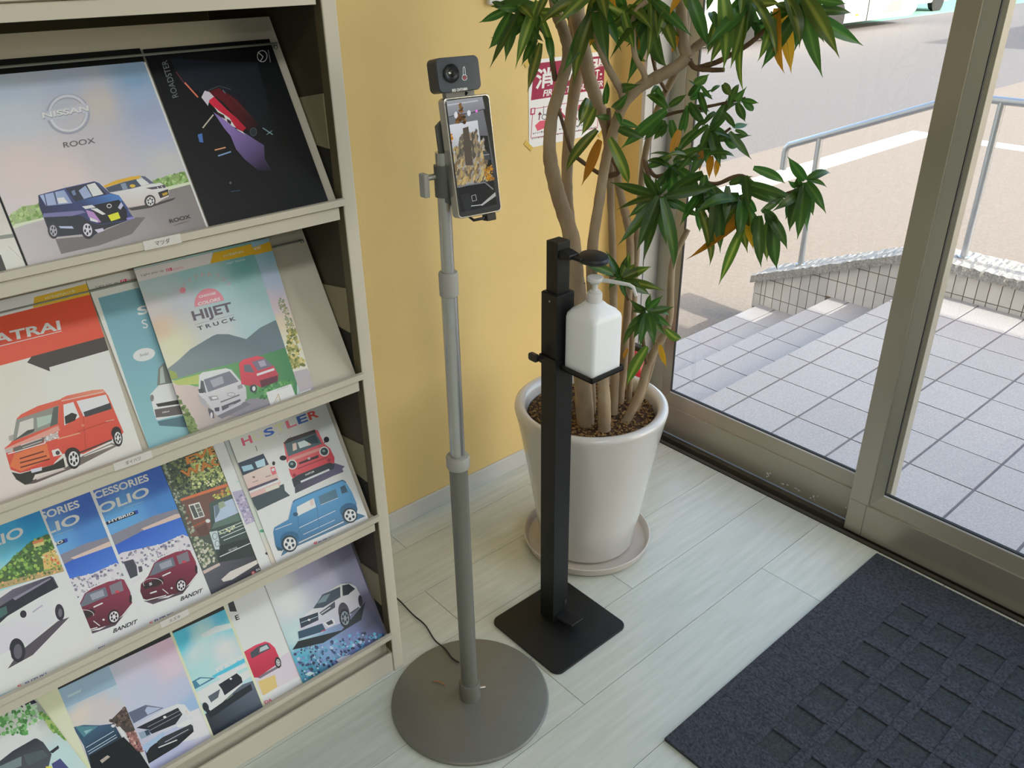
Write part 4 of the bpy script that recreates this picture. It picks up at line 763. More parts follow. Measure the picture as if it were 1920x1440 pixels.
a.p('a85660', [(400, 590), (440, 578), (458, 640), (420, 658)]).p('e0d0c8', [(412, 600), (436, 592), (442, 615), (418, 622)]).p('46404e', [(190, 780), (462, 678), (472, 702), (210, 805)]).l('dccac2', 18, [(215, 806), (482, 700)]).p('cfa69a', [(360, 770), (470, 728), (478, 762), (365, 802)]).e('26262a', 432, 552, 13, 18).l('4a4648', 5, [(275, 400), (288, 446)]).l('6a5c5c', 6, [(360, 672), (408, 655)]).l('6a5c5c', 5, [(250, 718), (298, 700)]).e('6a5c5c', 258, 672, 12, 9)
a.p('3c5c74', [(495, 1362), (640, 1272), (1050, 1092), (1232, 1012), (1200, 998), (1150, 985), (640, 1180), (520, 1300)]).p(('4a7ca0', (700, 850), '33597a', (750, 1200)), [(428, 1152), (438, 1110), (560, 1040), (590, 910), (612, 878), (780, 798), (1032, 696), (1064, 720), (1112, 800), (1154, 900), (1156, 962), (1040, 1042), (640, 1232), (502, 1312), (448, 1272)])
a.l('2e4e6a', 9, [(598, 895), (612, 876), (780, 800), (1032, 698), (1062, 718)]).p('aeb6c0', [(633, 932), (780, 855), (802, 932), (640, 1012)]).p('c09a94', [(745, 875), (775, 862), (782, 915), (755, 925)]).p('466072', [(820, 842), (972, 775), (992, 850), (840, 912)]).p('34495a', [(1010, 760), (1052, 740), (1078, 800), (1026, 818)]).l('b8c4cc', 4, [(842, 914), (995, 852)])
a.l('c6d2da', 5, [(650, 1116), (970, 964)]).l('b0c0cc', 4, [(690, 1172), (965, 1045)]).l('e0dad6', 8, [(650, 1245), (1042, 1060)]).p('28424f', [(448, 1272), (520, 1300), (502, 1314), (468, 1312)]).e('2c506c', 570, 1205, 82, 60, -15).e('2c506c', 1085, 960, 78, 62, -15).l('2f5472', 4, [(800, 880), (830, 1120)]).l('2f5472', 4, [(640, 1010), (660, 1180)])
wheel_art(a, 568, 1252, 70, 74, '28343c', 'd0d4d8', 5, 0, .78); wheel_art(a, 1095, 1005, 66, 68, '28343c', 'd0d4d8', 5, 0, .78); a.e('28465c', 622, 996, 22, 18).l('d0dce0', 5, [(445, 1130), (590, 1075)])
a.t('S', (785, 1272), (816, 1258), (778, 1242), 'c03848', True).t('SUZUKI', (826, 1258), (960, 1200), (818, 1236), '2a2a5e', True).build('cover_print', M['ink'], a.obj)

# ------------------------------------------------------------------ bottom shelf
a = brochure('second copy of the stormy sky brochure, its edge showing at the rack side', 4, -1.454, -1.246, .0022, vt=.27, gain=G4); a.fill('4a4850').build('cover_print', M['ink'], a.obj)
a = brochure('brochure with a white car on blue rocks under a stormy sky', 4, -1.464, -1.254, .0042, gain=G4).at(490, 990, 4.644)
a.bg([(150, 480, 'aaa7aa'), (400, 350, '85839c'), (550, 250, '77758e'), (750, 180, '6a687e'), (250, 650, 'aaaaae'), (600, 420, '8c8a9c'), (850, 450, '7b788e'), (900, 650, '4a4656'), (960, 850, '3a3c4c'), (300, 950, '92a4ae'), (330, 1120, '3a8296'), (450, 1250, '286074'), (600, 1080, '5c7698'), (800, 1000, '545e84'), (950, 950, '484c6c'), (700, 1150, '50587c')])
a.dots([(270, 1060), (560, 1010), (860, 900), (1060, 930), (700, 1150), (380, 1360)], 260, 15, ['2a3450', '8492b4', '3a6a84', '5a6890', '1c2438', '4a8298']).p('9a9ab4', [(650, 1150), (700, 1120), (780, 1100), (760, 1130), (680, 1175)]).p('94a8b4', [(380, 1275), (420, 1250), (470, 1262), (420, 1290)])
a.p('161e24', [(320, 985), (700, 890), (860, 700), (905, 640), (870, 800), (540, 1000), (360, 1042), (270, 1060)]).p(('b4b2be', (600, 560), '8c8a9c', (700, 850)), [(328, 862), (348, 780), (450, 700), (520, 590), (690, 488), (762, 478), (822, 508), (874, 610), (864, 690), (782, 742), (762, 802), (680, 832), (560, 882), (338, 932)])
a.p('323c48', [(450, 702), (530, 580), (686, 510), (688, 602), (540, 692)]).p('5a6a74', [(480, 660), (540, 590), (600, 570), (560, 640)]).p('262a33', [(704, 500), (762, 488), (817, 530), (750, 582), (708, 592)]).e('20242c', 745, 565, 26, 18, -15).p('232c38', [(330, 790), (492, 733), (498, 802), (345, 872)]).l('8a98a4', 5, [(345, 825), (490, 770)]).e('c0bcc8', 415, 800, 12, 9)
a.p('243a4c', [(318, 902), (530, 830), (562, 892), (328, 976)]).l('8a94a8', 8, [(330, 968), (540, 905)]).p('383a48', [(505, 740), (640, 638), (642, 692), (530, 762)]).l('c8c4d0', 7, [(520, 745), (600, 690)]).p('b8b6c4', [(540, 825), (625, 785), (646, 832), (580, 866)]).p('2a2e3c', [(560, 825), (612, 798), (628, 830), (585, 848)]).e('34323e', 718, 735, 48, 88, -8); wheel_art(a, 726, 785, 48, 82, '1a1e24', '66707a', 6, -6, .74); a.e('24242c', 862, 635, 18, 52, -6).l('a04048', 6, [(520, 902), (560, 885)]).l('2a2e38', 10, [(770, 745), (850, 690)]).l('5a5864', 5, [(700, 480), (790, 482)])
a.t('FORESTER', (345, 300), (765, 105), (335, 275), 'b4b2c0').l('2a2a30', 8, [(742, 92), (750, 122)]).p('c4bebc', [(82, 405), (200, 362), (213, 390), (95, 442)]).t('SUBARU', (105, 426), (196, 392), (99, 412), '3a3a44', True).build('cover_print', M['ink'], a.obj)
a = brochure('pale brochure with a small red car seen from behind, left part covered', 4, -1.670, -1.4605, .0022, gain=G4).at(310, 1070, 4.5)
a.bg([(700, 180, 'a8b4ba'), (750, 450, 'b4b4b8'), (950, 620, 'b4b4b6'), (600, 500, 'b8b6b6')]).p(('a096a0', (900, 800), 'a89e9c', (850, 1000)), [(600, 940), (740, 875), (1040, 686), (1160, 880), (600, 1160)]).p('b4905e', [(780, 935), (925, 878), (945, 980), (825, 1055)]).p('c0b6b2', [(600, 1160), (822, 1055), (1150, 880), (1180, 1000), (600, 1300)])
a.p('5c545c', [(770, 900), (930, 812), (990, 800), (800, 910)]).p(('b83248', (800, 620), '8c2236', (850, 850)), [(640, 700), (690, 668), (760, 628), (842, 598), (882, 610), (924, 650), (970, 756), (925, 802), (780, 902), (640, 900)]).p('353c42', [(715, 692), (780, 640), (862, 612), (888, 656), (728, 742)]).p('8a9498', [(800, 650), (855, 625), (875, 655), (790, 690)]).l('7a1e30', 5, [(785, 640), (800, 700)])
wheel_art(a, 950, 776, 27, 48, '28282c', 'c4c0c0', 5, -8, .6); a.p('28282c', [(515, 232), (562, 218), (604, 345), (545, 345)]).p('c8c4c2', [(545, 360), (600, 345), (640, 430), (580, 440)]).t('E', (596, 421), (628, 409), (584, 381), '28282c', True).t('HONDA', (738, 1168), (902, 1100), (732, 1142), 'bc3648', True).build('cover_print', M['ink'], a.obj)
def lime_edge(a):
    a.k += 1; k = a.ink('a9c88e'); q = a.quad; a.raw([(q[1][0] - .0048, q[1][1]), q[1], q[2], (q[2][0] - .0048, q[2][1])], [(0, 1, 2, 3)], [k] * 4)
a = brochure('brochure with a white car driving under a bright blue sky, lime edged', 4, -1.762, -1.5515, .0042, side='lime_paper', gain=G4).at(310, 1070, 4.5)
a.bg([(150, 560, '338cbc'), (480, 380, '3a8aba'), (300, 540, '8cb0c6'), (250, 700, '9ab8c6'), (500, 650, 'a4bcc8'), (300, 800, '84b0c4'), (130, 640, '4a96be'), (560, 430, '5c9cc0')]).p('9cc0d2', [(300, 540), (420, 470), (560, 440), (580, 480), (440, 520), (320, 570)])
a.p('9fb0b8', [(420, 830), (520, 760), (540, 680), (560, 670), (570, 740), (700, 690), (700, 735), (430, 855)]).dots([(430, 850), (560, 770), (690, 700), (700, 730), (440, 870)], 40, 9, ['c0ccd0', '7a98aa', 'a8b8c0']).p('3f90b6', [(390, 890), (700, 718), (712, 752), (420, 905)]).p('b4bec8', [(430, 895), (730, 760), (760, 865), (600, 970)]).p('8ab4c4', [(600, 850), (740, 790), (745, 815), (620, 875)])
a.p(('4a525e', (700, 950), '1c2228', (500, 1350)), [(300, 1240), (650, 960), (770, 918), (880, 1150), (400, 1440)]).p('1b2026', [(335, 1180), (480, 1100), (720, 955), (735, 1005), (380, 1245)]).p(('c6c6ce', (400, 960), 'a2a4b0', (400, 1160)), [(240, 1040), (400, 948), (560, 868), (602, 863), (642, 898), (654, 952), (480, 1112), (380, 1182), (350, 1152), (240, 1060)])
a.p('356078', [(225, 935), (290, 898), (424, 904), (250, 1000)]).p('88aab8', [(260, 930), (300, 908), (385, 910), (290, 965)]).p('1d1f28', [(448, 962), (602, 865), (642, 900), (652, 942), (500, 1052), (478, 1002)]).p('424850', [(358, 1062), (462, 998), (442, 1082), (388, 1114)]).l('d8d8e0', 6, [(275, 1045), (460, 985)]).l('d8d8e0', 8, [(395, 1110), (480, 1050)]).e('e4e4e8', 552, 912, 11, 9).l('6a7a6a', 6, [(515, 1088), (570, 1045)]).e('1f2328', 340, 1150, 26, 40, -20)
a.p('1b1d1d', [(-40, 512), (500, 225), (560, 218), (532, 312), (60, 530), (-40, 580)]).scrawl((370, 318), (462, 276), 12, 'b4b6b6', 14); lime_edge(a); a.build('cover_print', M['ink'], a.obj)
a = brochure('brochure with a white off road car front on mauve ground, lime edged', 4, -1.874, -1.6635, .0062, side='lime_paper', gain=G4).at(180, 1150, 4.965)
a.bg([(300, 500, '9c96a6'), (650, 300, 'a88a98'), (700, 500, 'a2949e'), (450, 700, '9094a6'), (800, 700, '8c92a6'), (900, 850, '748aa4'), (950, 1100, '9c9ab2'), (800, 1300, '8a8cb4'), (600, 1400, '8a8cb0'), (160, 600, '9496a2')])
a.p('a6a2ba', [(840, 930), (960, 880), (1060, 1130), (800, 1200)]).p('191a1e', [(450, 1260), (900, 1040), (910, 1100), (760, 1235), (490, 1400)]).p(('bcb8c4', (700, 860), '8e8c9e', (560, 1200)), [(330, 1060), (640, 888), (760, 843), (824, 850), (894, 940), (884, 992), (620, 1112), (560, 1182), (470, 1272), (400, 1210)])
a.p('4a5062', [(300, 925), (460, 853), (632, 880), (480, 952), (350, 1025)]).p('848a9e', [(475, 868), (610, 882), (480, 945), (455, 905)]).p('1f2127', [(375, 1066), (762, 878), (804, 940), (740, 1032), (520, 1122), (478, 1082)])
for q in ((480, 1060, 780, 905), (500, 1090, 790, 935)): a.l('6a6874', 6, [q[:2], q[2:]])
a.e('d8d8e0', 640, 966, 15, 12).p('c0bac8', [(750, 1040), (872, 978), (894, 1000), (882, 1042), (760, 1064)]).p('dcd4d4', [(800, 860), (840, 880), (885, 945), (860, 975), (815, 920)]).dots([(800, 860), (840, 880), (885, 945), (860, 975)], 16, 11, ['a89890', 'f0ece8']).p('26282c', [(560, 1182), (884, 1030), (904, 1070), (600, 1252)]).l('b0aeb8', 10, [(580, 1250), (755, 1178)]).l('8a8894', 6, [(640, 1200), (860, 1080)]).p('6c7a88', [(395, 1112), (492, 1078), (512, 1132), (420, 1172)]).p('2a3440', [(452, 1095), (490, 1082), (505, 1125), (470, 1140)]).p('7c8eb0', [(435, 1232), (632, 1098), (634, 1142), (500, 1250), (470, 1300)])
a.p('1b1d1d', [(-20, 470), (680, 130), (740, 110), (716, 210), (130, 482), (-20, 560)]).scrawl((520, 214), (655, 158), 12, '8a8c8c', 18); lime_edge(a); a.build('cover_print', M['ink'], a.obj)
a = brochure('brochure with a dark blue car against beige ground and black trees', 4, -1.996, -1.7865, .0082, gain=G4).at(0, 1150, 4.964)
a.bg([(600, 800, '7c909c'), (1000, 560, '7c92a2'), (750, 960, 'a49a92'), (1000, 850, '9c9496'), (900, 1000, '9a9698'), (1080, 700, '8c98a2')], power=4).p('74899a', [(480, 715), (1000, 478), (1095, 660), (590, 890)]).p('8a9cb0', [(620, 770), (760, 700), (750, 730), (640, 785)])
a.p('3a3230', [(1020, 1005), (1160, 865), (1200, 900), (1290, 1100), (1180, 1120), (1100, 1040)]).dots([(1020, 1005), (1160, 865), (1195, 900), (1250, 1050), (1100, 1050)], 50, 16, ['2c2624', '4a403a', '5a4a44']).p('6e4c4a', [(1170, 1110), (1280, 1090), (1360, 1280), (1250, 1310)]).dots([(1170, 1110), (1280, 1090), (1350, 1270), (1250, 1300)], 40, 13, ['8a6460', '4a3434', 'a08880'])
a.p(('30465c', (900, 1080), '14181c', (1000, 1300)), [(680, 1060), (780, 1038), (925, 1042), (1060, 1025), (1130, 1150), (1200, 1250), (1300, 1290), (1420, 1480), (860, 1480), (780, 1230)]).p('14171a', [(830, 1325), (1150, 1150), (1250, 1250), (1420, 1480), (860, 1480)]).p('3f6570', [(700, 1052), (915, 1050), (780, 1152)]).p('6a8a90', [(780, 1095), (860, 1075), (800, 1125)])
for q in ((815, 1290, 1080, 1130), (825, 1310, 1090, 1150), (800, 1250, 1060, 1095)): a.l('8c9aa8', 6, [q[:2], q[2:]])
a.p('bcbcc0', [(1092, 1065), (1122, 1058), (1170, 1142), (1142, 1148)]).e('c8c8d0', 1052, 1048, 18, 14).p('8a8078', [(930, 1370), (1000, 1320), (1025, 1335), (950, 1395)]).p('1b1d1d', [(480, 655), (995, 418), (1030, 410), (1020, 480), (525, 718)]).scrawl((830, 510), (930, 460), 12, '70726f', 12).build('cover_print', M['ink'], a.obj)
a = brochure('plain pale lime green brochure between the leafy cover and the dark blue car', 4, -2.085, -1.8755, .0102, side='lime_paper', gain=G4); a.at(0, 1150, 4.964).bg([(400, 750, 'a3c48a'), (700, 1150, 'a8c890'), (850, 1400, 'a0c086')]).build('cover_print', M['ink'], a.obj)
a = brochure('brochure with a dark car under green foliage, slipping askew at the bottom shelf', 4, -2.065, -1.866, .0122, .016, skew=-.058, gain=G4).at(0, 1150, 4.964)
a.bg([(50, 1150, 'a4b4b8'), (300, 1100, 'a2b4b6'), (560, 1320, '90a4aa'), (100, 1250, 'a4b6ba'), (200, 900, 'a0a8a0'), (400, 900, '6a7068')]).p(('14161a', (100, 850), '1c1a2a', (300, 780)), [(-60, 960), (0, 895), (265, 755), (345, 830), (0, 950), (-60, 990)])
a.dots([(-20, 960), (300, 830), (420, 950), (250, 1110), (-20, 1140)], 170, 26, ['4a7a44', '62905a', '8ca888', '3a6636', 'a0b49c']).dots([(370, 920), (460, 980), (650, 1130), (610, 1170), (480, 1080)], 90, 22, ['5c7c3c', '4a6a34', '7c8c50']).p(('2a2c33', (300, 1180), '3a3e45', (350, 1350)), [(-60, 1420), (120, 1280), (320, 1165), (345, 1165), (402, 1200), (480, 1310), (440, 1480), (-60, 1500)])
a.p('5a666a', [(-60, 1450), (200, 1330), (200, 1420), (-60, 1500)]).p('3e464a', [(215, 1320), (400, 1270), (450, 1330), (260, 1420)]).p('24262a', [(455, 1292), (542, 1228), (550, 1255), (490, 1302)]).p('c8b8a8', [(500, 1370), (530, 1360), (540, 1440), (515, 1440)]).p('b8c048', [(425, 1425), (480, 1420), (490, 1450), (430, 1450)]).p('363a60', [(480, 1400), (560, 1350), (640, 1440), (500, 1460)]).build('cover_print', M['ink'], a.obj)
# ================================================================== thermometer stand
px, py = -1.165, -.637
ts = thing('thermometer_stand', 'silver pole on a round grey base carrying a face thermometer screen', 'thermometer stand', (px, py, 0))
MB().lathe([(0, 0), (.172, 0), (.1755, .0015), (.1765, .005), (.1745, .008), (.172, .009), (0, .0095)], (px, py, .0005), 96).build('base_plate', M['grey_metal'], ts, smooth=35)
MB().lathe([(.0235, .0095), (.0235, .052), (.0225, .055), (.017, .0555)], (px, py, 0), 32).build('pole_socket', M['grey_metal'], ts, smooth=35)
sc_ = MB().tube([(px + .02, py - .012, .03), (px + .03, py - .018, .03)], .0035, 10).build('socket_screw', M['silver'], ts, smooth=40)
MB().tube([(px, py, .02), (px, py, .64)], .0178, 32).build('lower_tube', M['grey_metal'], ts, smooth=40)
MB().lathe([(.0178, .622), (.021, .624), (.0225, .628), (.0225, .647), (.021, .65), (.0145, .65)], (px, py, 0), 32).build('clamp_collar', M['grey_plastic'], ts, smooth=35)
MB().tube([(px, py, .63), (px, py, 1.0)], .0142, 32).build('middle_tube', M['silver'], ts, smooth=40)
MB().lathe([(.0142, .973), (.0165, .975), (.0168, 1.012), (.0158, 1.016), (.0112, 1.016)], (px, py, 0), 32).build('clamp_collar', M['grey_plastic'], ts, smooth=35)
MB().tube([(px, py, .99), (px, py, 1.215)], .0112, 32).build('upper_tube', M['silver'], ts, smooth=40)
M['mount'] = mat('dark_grey_painted_bracket', '5c5d55', .45)
# head: tilted device, its own frame (x to the side, y = thickness backward, z up the screen)
HM = Matrix.Translation((px + .037, py - .026, 1.206)) @ Matrix.Rotation(math.radians(-9), 4, 'Z') @ Matrix.Rotation(math.radians(-10), 4, 'X')
def hd(mb, name, m, parent=ts, **k): return mb.xf(HM).build(name, m, parent, **k)
def rr(w, h, r, n=6, cx=0, cz=0):
    return [(cx + sx * (w / 2 - r) + r * math.cos(math.radians(a0 + 90 * i / n)), cz + sz * (h / 2 - r) + r * math.sin(math.radians(a0 + 90 * i / n))) for sx, sz, a0 in ((1, 1, 0), (-1, 1, 90), (-1, -1, 180), (1, -1, 270)) for i in range(n + 1)]
DW, DH = .081, .183
body = hd(MB().prism(rr(DW, DH, .007), 1, -.010, .010), 'device_body', M['silver'], bevel=.0012)
fr_ = hd(MB().prism(rr(DW - .005, DH - .005, .006), 1, -.0112, -.0098), 'front_glass', M['black_gloss'], body)
hd(MB().box(-.026, .026, .010, .03, -.05, .055), 'back_bracket', M['dark_plastic'], bevel=.003)
hd(MB().prism([(-.045, -.066), (-.020, -.080), (.012, -.080), (.012, .060), (-.034, .060), (-.045, .052)], 1, .017, .024), 'mount_plate', M['mount'], bevel=.0015)
MB().tube([(px, py, 1.145), (px, py, 1.195)], .0145, 24).build('pole_clamp', M['mount'], ts, smooth=40)
kb = MB().tube([(px - .014, py + .004, 1.178), (px - .028, py + .006, 1.178)], .005, 12).build('clamp_screw', M['silver'], ts, smooth=40)
MB().box(px - .038, px - .028, py - .002, py + .014, 1.148, 1.186).build('clamp_lever', M['grey_plastic'], kb, bevel=.002)
# camera module above
cm_ = hd(MB().prism(rr(.074, .05, .008, cx=-.010, cz=DH / 2 + .032), 1, -.011, .019), 'camera_module', M['dark_plastic'], bevel=.001)
fp = hd(MB().prism(rr(.072, .048, .0075, cx=-.010, cz=DH / 2 + .032), 1, -.0128, -.0108), 'front_plate', M['slate_gloss'], cm_)
LCx, LCz = -.010 - .014, DH / 2 + .034
lens = MB().lathe([(.0135, 0), (.0135, .003), (.012, .0045), (.0105, .003), (.006, .0015), (0, .001)], n=32).xf(Matrix.Translation((LCx, -.0128, LCz)) @ Matrix.Rotation(math.radians(90), 4, 'X'))
lens = hd(lens, 'camera_lens', M['black_plastic'], cm_, smooth=35)
hd(MB().box(-.03, .02, .0, .012, DH / 2 - .002, DH / 2 + .008), 'module_neck', M['grey_plastic'])
hd(MB().tube([(.002, .006, DH / 2 - .004), (.006, -.001, DH / 2 + .004), (.004, .008, DH / 2 + .009)], .0022, 8), 'module_cable', M['black_plastic'])
hd(MB().box(.012, .03, -.008, .008, -DH / 2 - .012, -DH / 2), 'cable_plug', M['black_plastic'], bevel=.0015)
hd(MB().tube([(.012, 0, -DH / 2 - .007), (-.006, .004, -DH / 2 - .008), (-.014, .012, -DH / 2 + .002), (-.016, .016, -DH / 2 + .03)], .0024, 8), 'power_lead', M['black_plastic'])
# screen with outdoor reflections painted as glowing shapes, and module print
def head_art(y, gain=1.0, quad=None):
    O = HM @ Vector((0, y, 0)); U = HM.to_3x3() @ Vector((1, 0, 0)); V = HM.to_3x3() @ Vector((0, 0, 1))
    return Art(O, U, V, quad, gain)
w2, h2 = DW / 2 - .004, DH / 2 - .004
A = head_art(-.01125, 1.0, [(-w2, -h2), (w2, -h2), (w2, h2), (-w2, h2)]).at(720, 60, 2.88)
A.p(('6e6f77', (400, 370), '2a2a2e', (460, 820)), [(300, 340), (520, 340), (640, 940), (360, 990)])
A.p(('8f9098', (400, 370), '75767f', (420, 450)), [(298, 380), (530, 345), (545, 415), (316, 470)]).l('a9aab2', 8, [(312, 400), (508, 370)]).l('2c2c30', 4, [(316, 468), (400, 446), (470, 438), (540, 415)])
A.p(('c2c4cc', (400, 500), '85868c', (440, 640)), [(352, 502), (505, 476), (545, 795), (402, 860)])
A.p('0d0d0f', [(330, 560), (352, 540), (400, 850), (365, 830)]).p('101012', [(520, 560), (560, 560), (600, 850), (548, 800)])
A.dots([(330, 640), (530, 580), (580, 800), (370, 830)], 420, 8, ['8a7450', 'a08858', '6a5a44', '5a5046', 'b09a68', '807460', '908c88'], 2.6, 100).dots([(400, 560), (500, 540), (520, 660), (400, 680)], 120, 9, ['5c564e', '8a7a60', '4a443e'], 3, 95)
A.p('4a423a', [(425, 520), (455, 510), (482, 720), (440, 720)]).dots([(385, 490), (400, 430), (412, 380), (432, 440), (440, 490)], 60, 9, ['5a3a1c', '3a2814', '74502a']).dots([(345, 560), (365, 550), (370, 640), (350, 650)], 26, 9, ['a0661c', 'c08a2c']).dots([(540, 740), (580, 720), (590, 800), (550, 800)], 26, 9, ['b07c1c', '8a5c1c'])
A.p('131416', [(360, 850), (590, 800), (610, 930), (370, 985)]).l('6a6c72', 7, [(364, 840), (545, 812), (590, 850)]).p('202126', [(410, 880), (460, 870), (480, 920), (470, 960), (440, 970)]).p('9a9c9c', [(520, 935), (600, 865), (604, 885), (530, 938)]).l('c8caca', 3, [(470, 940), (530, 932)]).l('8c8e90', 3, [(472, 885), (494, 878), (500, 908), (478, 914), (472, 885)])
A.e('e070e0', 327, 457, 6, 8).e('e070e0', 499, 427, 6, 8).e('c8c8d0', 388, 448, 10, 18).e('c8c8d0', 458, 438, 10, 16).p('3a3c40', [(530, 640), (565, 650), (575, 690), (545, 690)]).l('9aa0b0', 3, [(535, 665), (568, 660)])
A.build('screen_reflection', M['screen'], fr_, 2e-5)
A = head_art(-.01285, .5, [(-.06, .08), (.05, .08), (.05, .16), (-.06, .16)]).at(720, 60, 2.88)
A.t('IRIS OHYAMA', (369, 325), (453, 314), (367, 308), 'c8ccd0', True).ring('a8b0b4', 3, 435, 246, 13, 15).e('8a2c34', 435, 246, 8, 9).l('a8b0b4', 3, [(428, 232), (427, 196), (432, 186), (437, 196), (440, 232)]).l('22262a', 3, [(300, 240), (345, 250), (400, 240), (440, 245), (490, 238)])
A.build('front_print', M['ink'], fp, 2e-5)
MB().lathe([(0, .0006), (.0045, .0008), (.0055, 0)], n=20).xf(HM @ Matrix.Translation((LCx, -.0145, LCz)) @ Matrix.Rotation(math.radians(90), 4, 'X')).build('lens_glass', M['black_gloss'], lens, smooth=40)
# cord from the rack to the stand
cp = [on_z(x, y, .004) for x, y in ((742, 1120), (752, 1129), (775, 1153), (797, 1172), (815, 1200), (835, 1221))] + [on_z(848, 1234, .013), on_z(862, 1243, .014)]
cp[5][2] = .012
pts = []
for i in range(len(cp) - 1):
    p0, p1, p2, p3 = (np.array(cp[max(0, min(len(cp) - 1, i + d))]) for d in (-1, 0, 1, 2))
    for k in range(6):
        t = k / 6; pts.append(.5 * (2 * p1 + (p2 - p0) * t + (2 * p0 - 5 * p1 + 4 * p2 - p3) * t * t + (3 * p1 - p0 - 3 * p2 + p3) * t ** 3))
tag(MB().tube(pts, .0019, 8).build('power_cord', M['black_plastic'], smooth=50), 'thin black cord from behind the rack to the foot of the pole', 'cord')
q = [on_z(x, y, z) for x, y, z in ((810, 1279, .0112), (818, 1277, .0122), (826, 1279, .0135), (833, 1283, .0125), (836, 1286, .0115))]
tag(MB().tube(q, [.0006, .0014, .0016, .0012, .0005], 6).build('dry_leaf_curl', mat('dry_leaf_brown', 'a8703c', .8)), 'tiny curled brown dry leaf lying on the round grey base', 'dry leaf')

# ================================================================== hand sanitiser stand and bottle
ds = thing('sanitizer_stand', 'black foot operated sanitizer stand on a square base plate', 'sanitizer stand', (-.855, -.603, 0))
def rr_xy(x0, x1, y0, y1, r): return [(x, y) for x, y in rr(x1 - x0, y1 - y0, r, 8, (x0 + x1) / 2, (y0 + y1) / 2)]
MB().prism(rr_xy(-.978, -.734, -.724, -.484, .022), 2, .0008, .007).build('base_plate', M['black_metal'], ds, bevel=.001)
MB().box(-.8685, -.8185, -.596, -.550, .007, .877).build('outer_post', M['black_metal'], ds, bevel=.0012)
MB().box(-.8615, -.8265, -.589, -.557, .6, .985).build('inner_post', M['black_metal'], ds, bevel=.001)
MB().box(-.866, -.821, -.5935, -.5525, .876, .8785).build('post_cap', M['black_plastic'], ds)
MB().tube([(-.8686, -.575, .862), (-.8694, -.575, .862)], .0022, 10).build('rivet', M['steel'], ds)
MB().add([(x, y, z) for (y, z0, z1) in ((-.596, .018, .026), (-.655, .030, .036)) for x in (-.862, -.822) for z in (z0, z1)], [(0, 1, 3, 2), (4, 6, 7, 5), (0, 4, 5, 1), (2, 3, 7, 6), (1, 5, 7, 3), (0, 2, 6, 4)]).build('pedal', M['black_plastic'], ds, bevel=.002)
MB().box(-.83, -.8225, -.5975, -.596, .045, .058).build('pedal_slot', M['dark_plastic'], ds)
# tray with a rim, strap and tightening knob
ty0, ty1, tx0, tx1, tz = -.690, -.598, -.8585, -.763, .712
tray = MB().box(tx0, tx1, ty0, ty1, tz, tz + .003).box(tx0, tx1, ty0, ty0 + .0025, tz, tz + .012).box(tx0, tx0 + .0025, ty0, ty1, tz, tz + .012).box(tx1 - .0025, tx1, ty0, ty1, tz, tz + .012).box(tx0, tx1, ty1 - .0025, ty1, tz, tz + .012)
tray.build('bottle_tray', M['black_metal'], ds, bevel=.0006)
st = MB().box(-.872, -.815, -.5985, -.5965, tz - .002, tz + .02).box(-.872, -.870, -.598, -.548, tz + .004, tz + .024).box(-.872, -.815, -.5495, -.5475, tz + .004, tz + .024).build('tray_clamp', M['black_metal'], ds, bevel=.0006)
kn = MB().tube([(-.872, -.558, tz + .018), (-.888, -.553, tz + .022)], .003, 8).build('knob_screw', M['black_plastic'], ds)
MB().prism(rr(.026, .017, .005, 4, -.553, tz + .024), 0, -.897, -.887).build('clamp_knob', M['black_plastic'], kn, bevel=.0015)
# press arm with its round pad over the pump
pz = .962
MB().prism([(-.600, pz - .010), (-.586, pz - .010), (-.586, pz + .008), (-.600, pz + .008), (-.618, pz + .004), (-.618, pz - .006)], 0, -.858, -.830).build('press_arm', M['black_metal'], ds, bevel=.002)
MB().lathe([(0, -.008), (.027, -.008), (.031, -.005), (.031, .001), (.028, .004), (.012, .006), (0, .0065)], n=36).xf(Matrix.Translation((-.814, -.642, pz - .003)) @ Matrix.Rotation(math.radians(7), 4, 'X')).build('press_pad', M['black_plastic'], ds, smooth=35)
MB().box(-.850, -.824, -.640, -.600, pz - .006, pz + .001).build('arm_strip', M['black_metal'], ds, bevel=.002)
bx, by, b0, hw = -.8105, -.6445, tz + .0035, .0425
bo = thing('pump_bottle', 'square translucent white pump bottle standing in the black tray', 'bottle', (bx, by, b0))
def sq_ring(h, r, z): return [(x, y, z) for x, y in rr(2 * h, 2 * h, r, 6, bx, by)]
levels = [(hw - .004, .006, b0), (hw, .008, b0 + .004), (hw, .009, b0 + .118), (hw - .001, .011, b0 + .126), (hw - .006, .016, b0 + .1345), (hw - .016, .02, b0 + .142), (.0195, .0145, b0 + .149), (.0165, .0164, b0 + .1515)]
rings = [sq_ring(*l) for l in levels]; n_ = len(rings[0]); vs = [p for r_ in rings for p in r_]
fs = [(i * n_ + k, i * n_ + (k + 1) % n_, (i + 1) * n_ + (k + 1) % n_, (i + 1) * n_ + k) for i in range(len(rings) - 1) for k in range(n_)] + [tuple(range(n_))[::-1], tuple(range((len(rings) - 1) * n_, len(rings) * n_))]
pe = mat('translucent_white_polythene', 'f0f2f3', .38, spec=.4)
t_ = pe.node_tree; t_.nodes['Principled BSDF'].inputs['Subsurface Weight'].default_value = .6; t_.nodes['Principled BSDF'].inputs['Subsurface Radius'].default_value = (.02, .02, .02); t_.nodes['Principled BSDF'].inputs['Subsurface Scale'].default_value = 1.0
MB().add(vs, fs).build('bottle_body', pe, bo, smooth=40)
cz0 = b0 + .151
MB().lathe([(.0155, 0), (.0155, .017), (.0145, .019), (.0115, .0195), (.0115, .023), (.010, .024), (.0065, .024)] + [(.0058, .027), (.0058, .045)], (bx, by, cz0), 32).build('screw_cap', M['white_plastic'], bo, smooth=35)
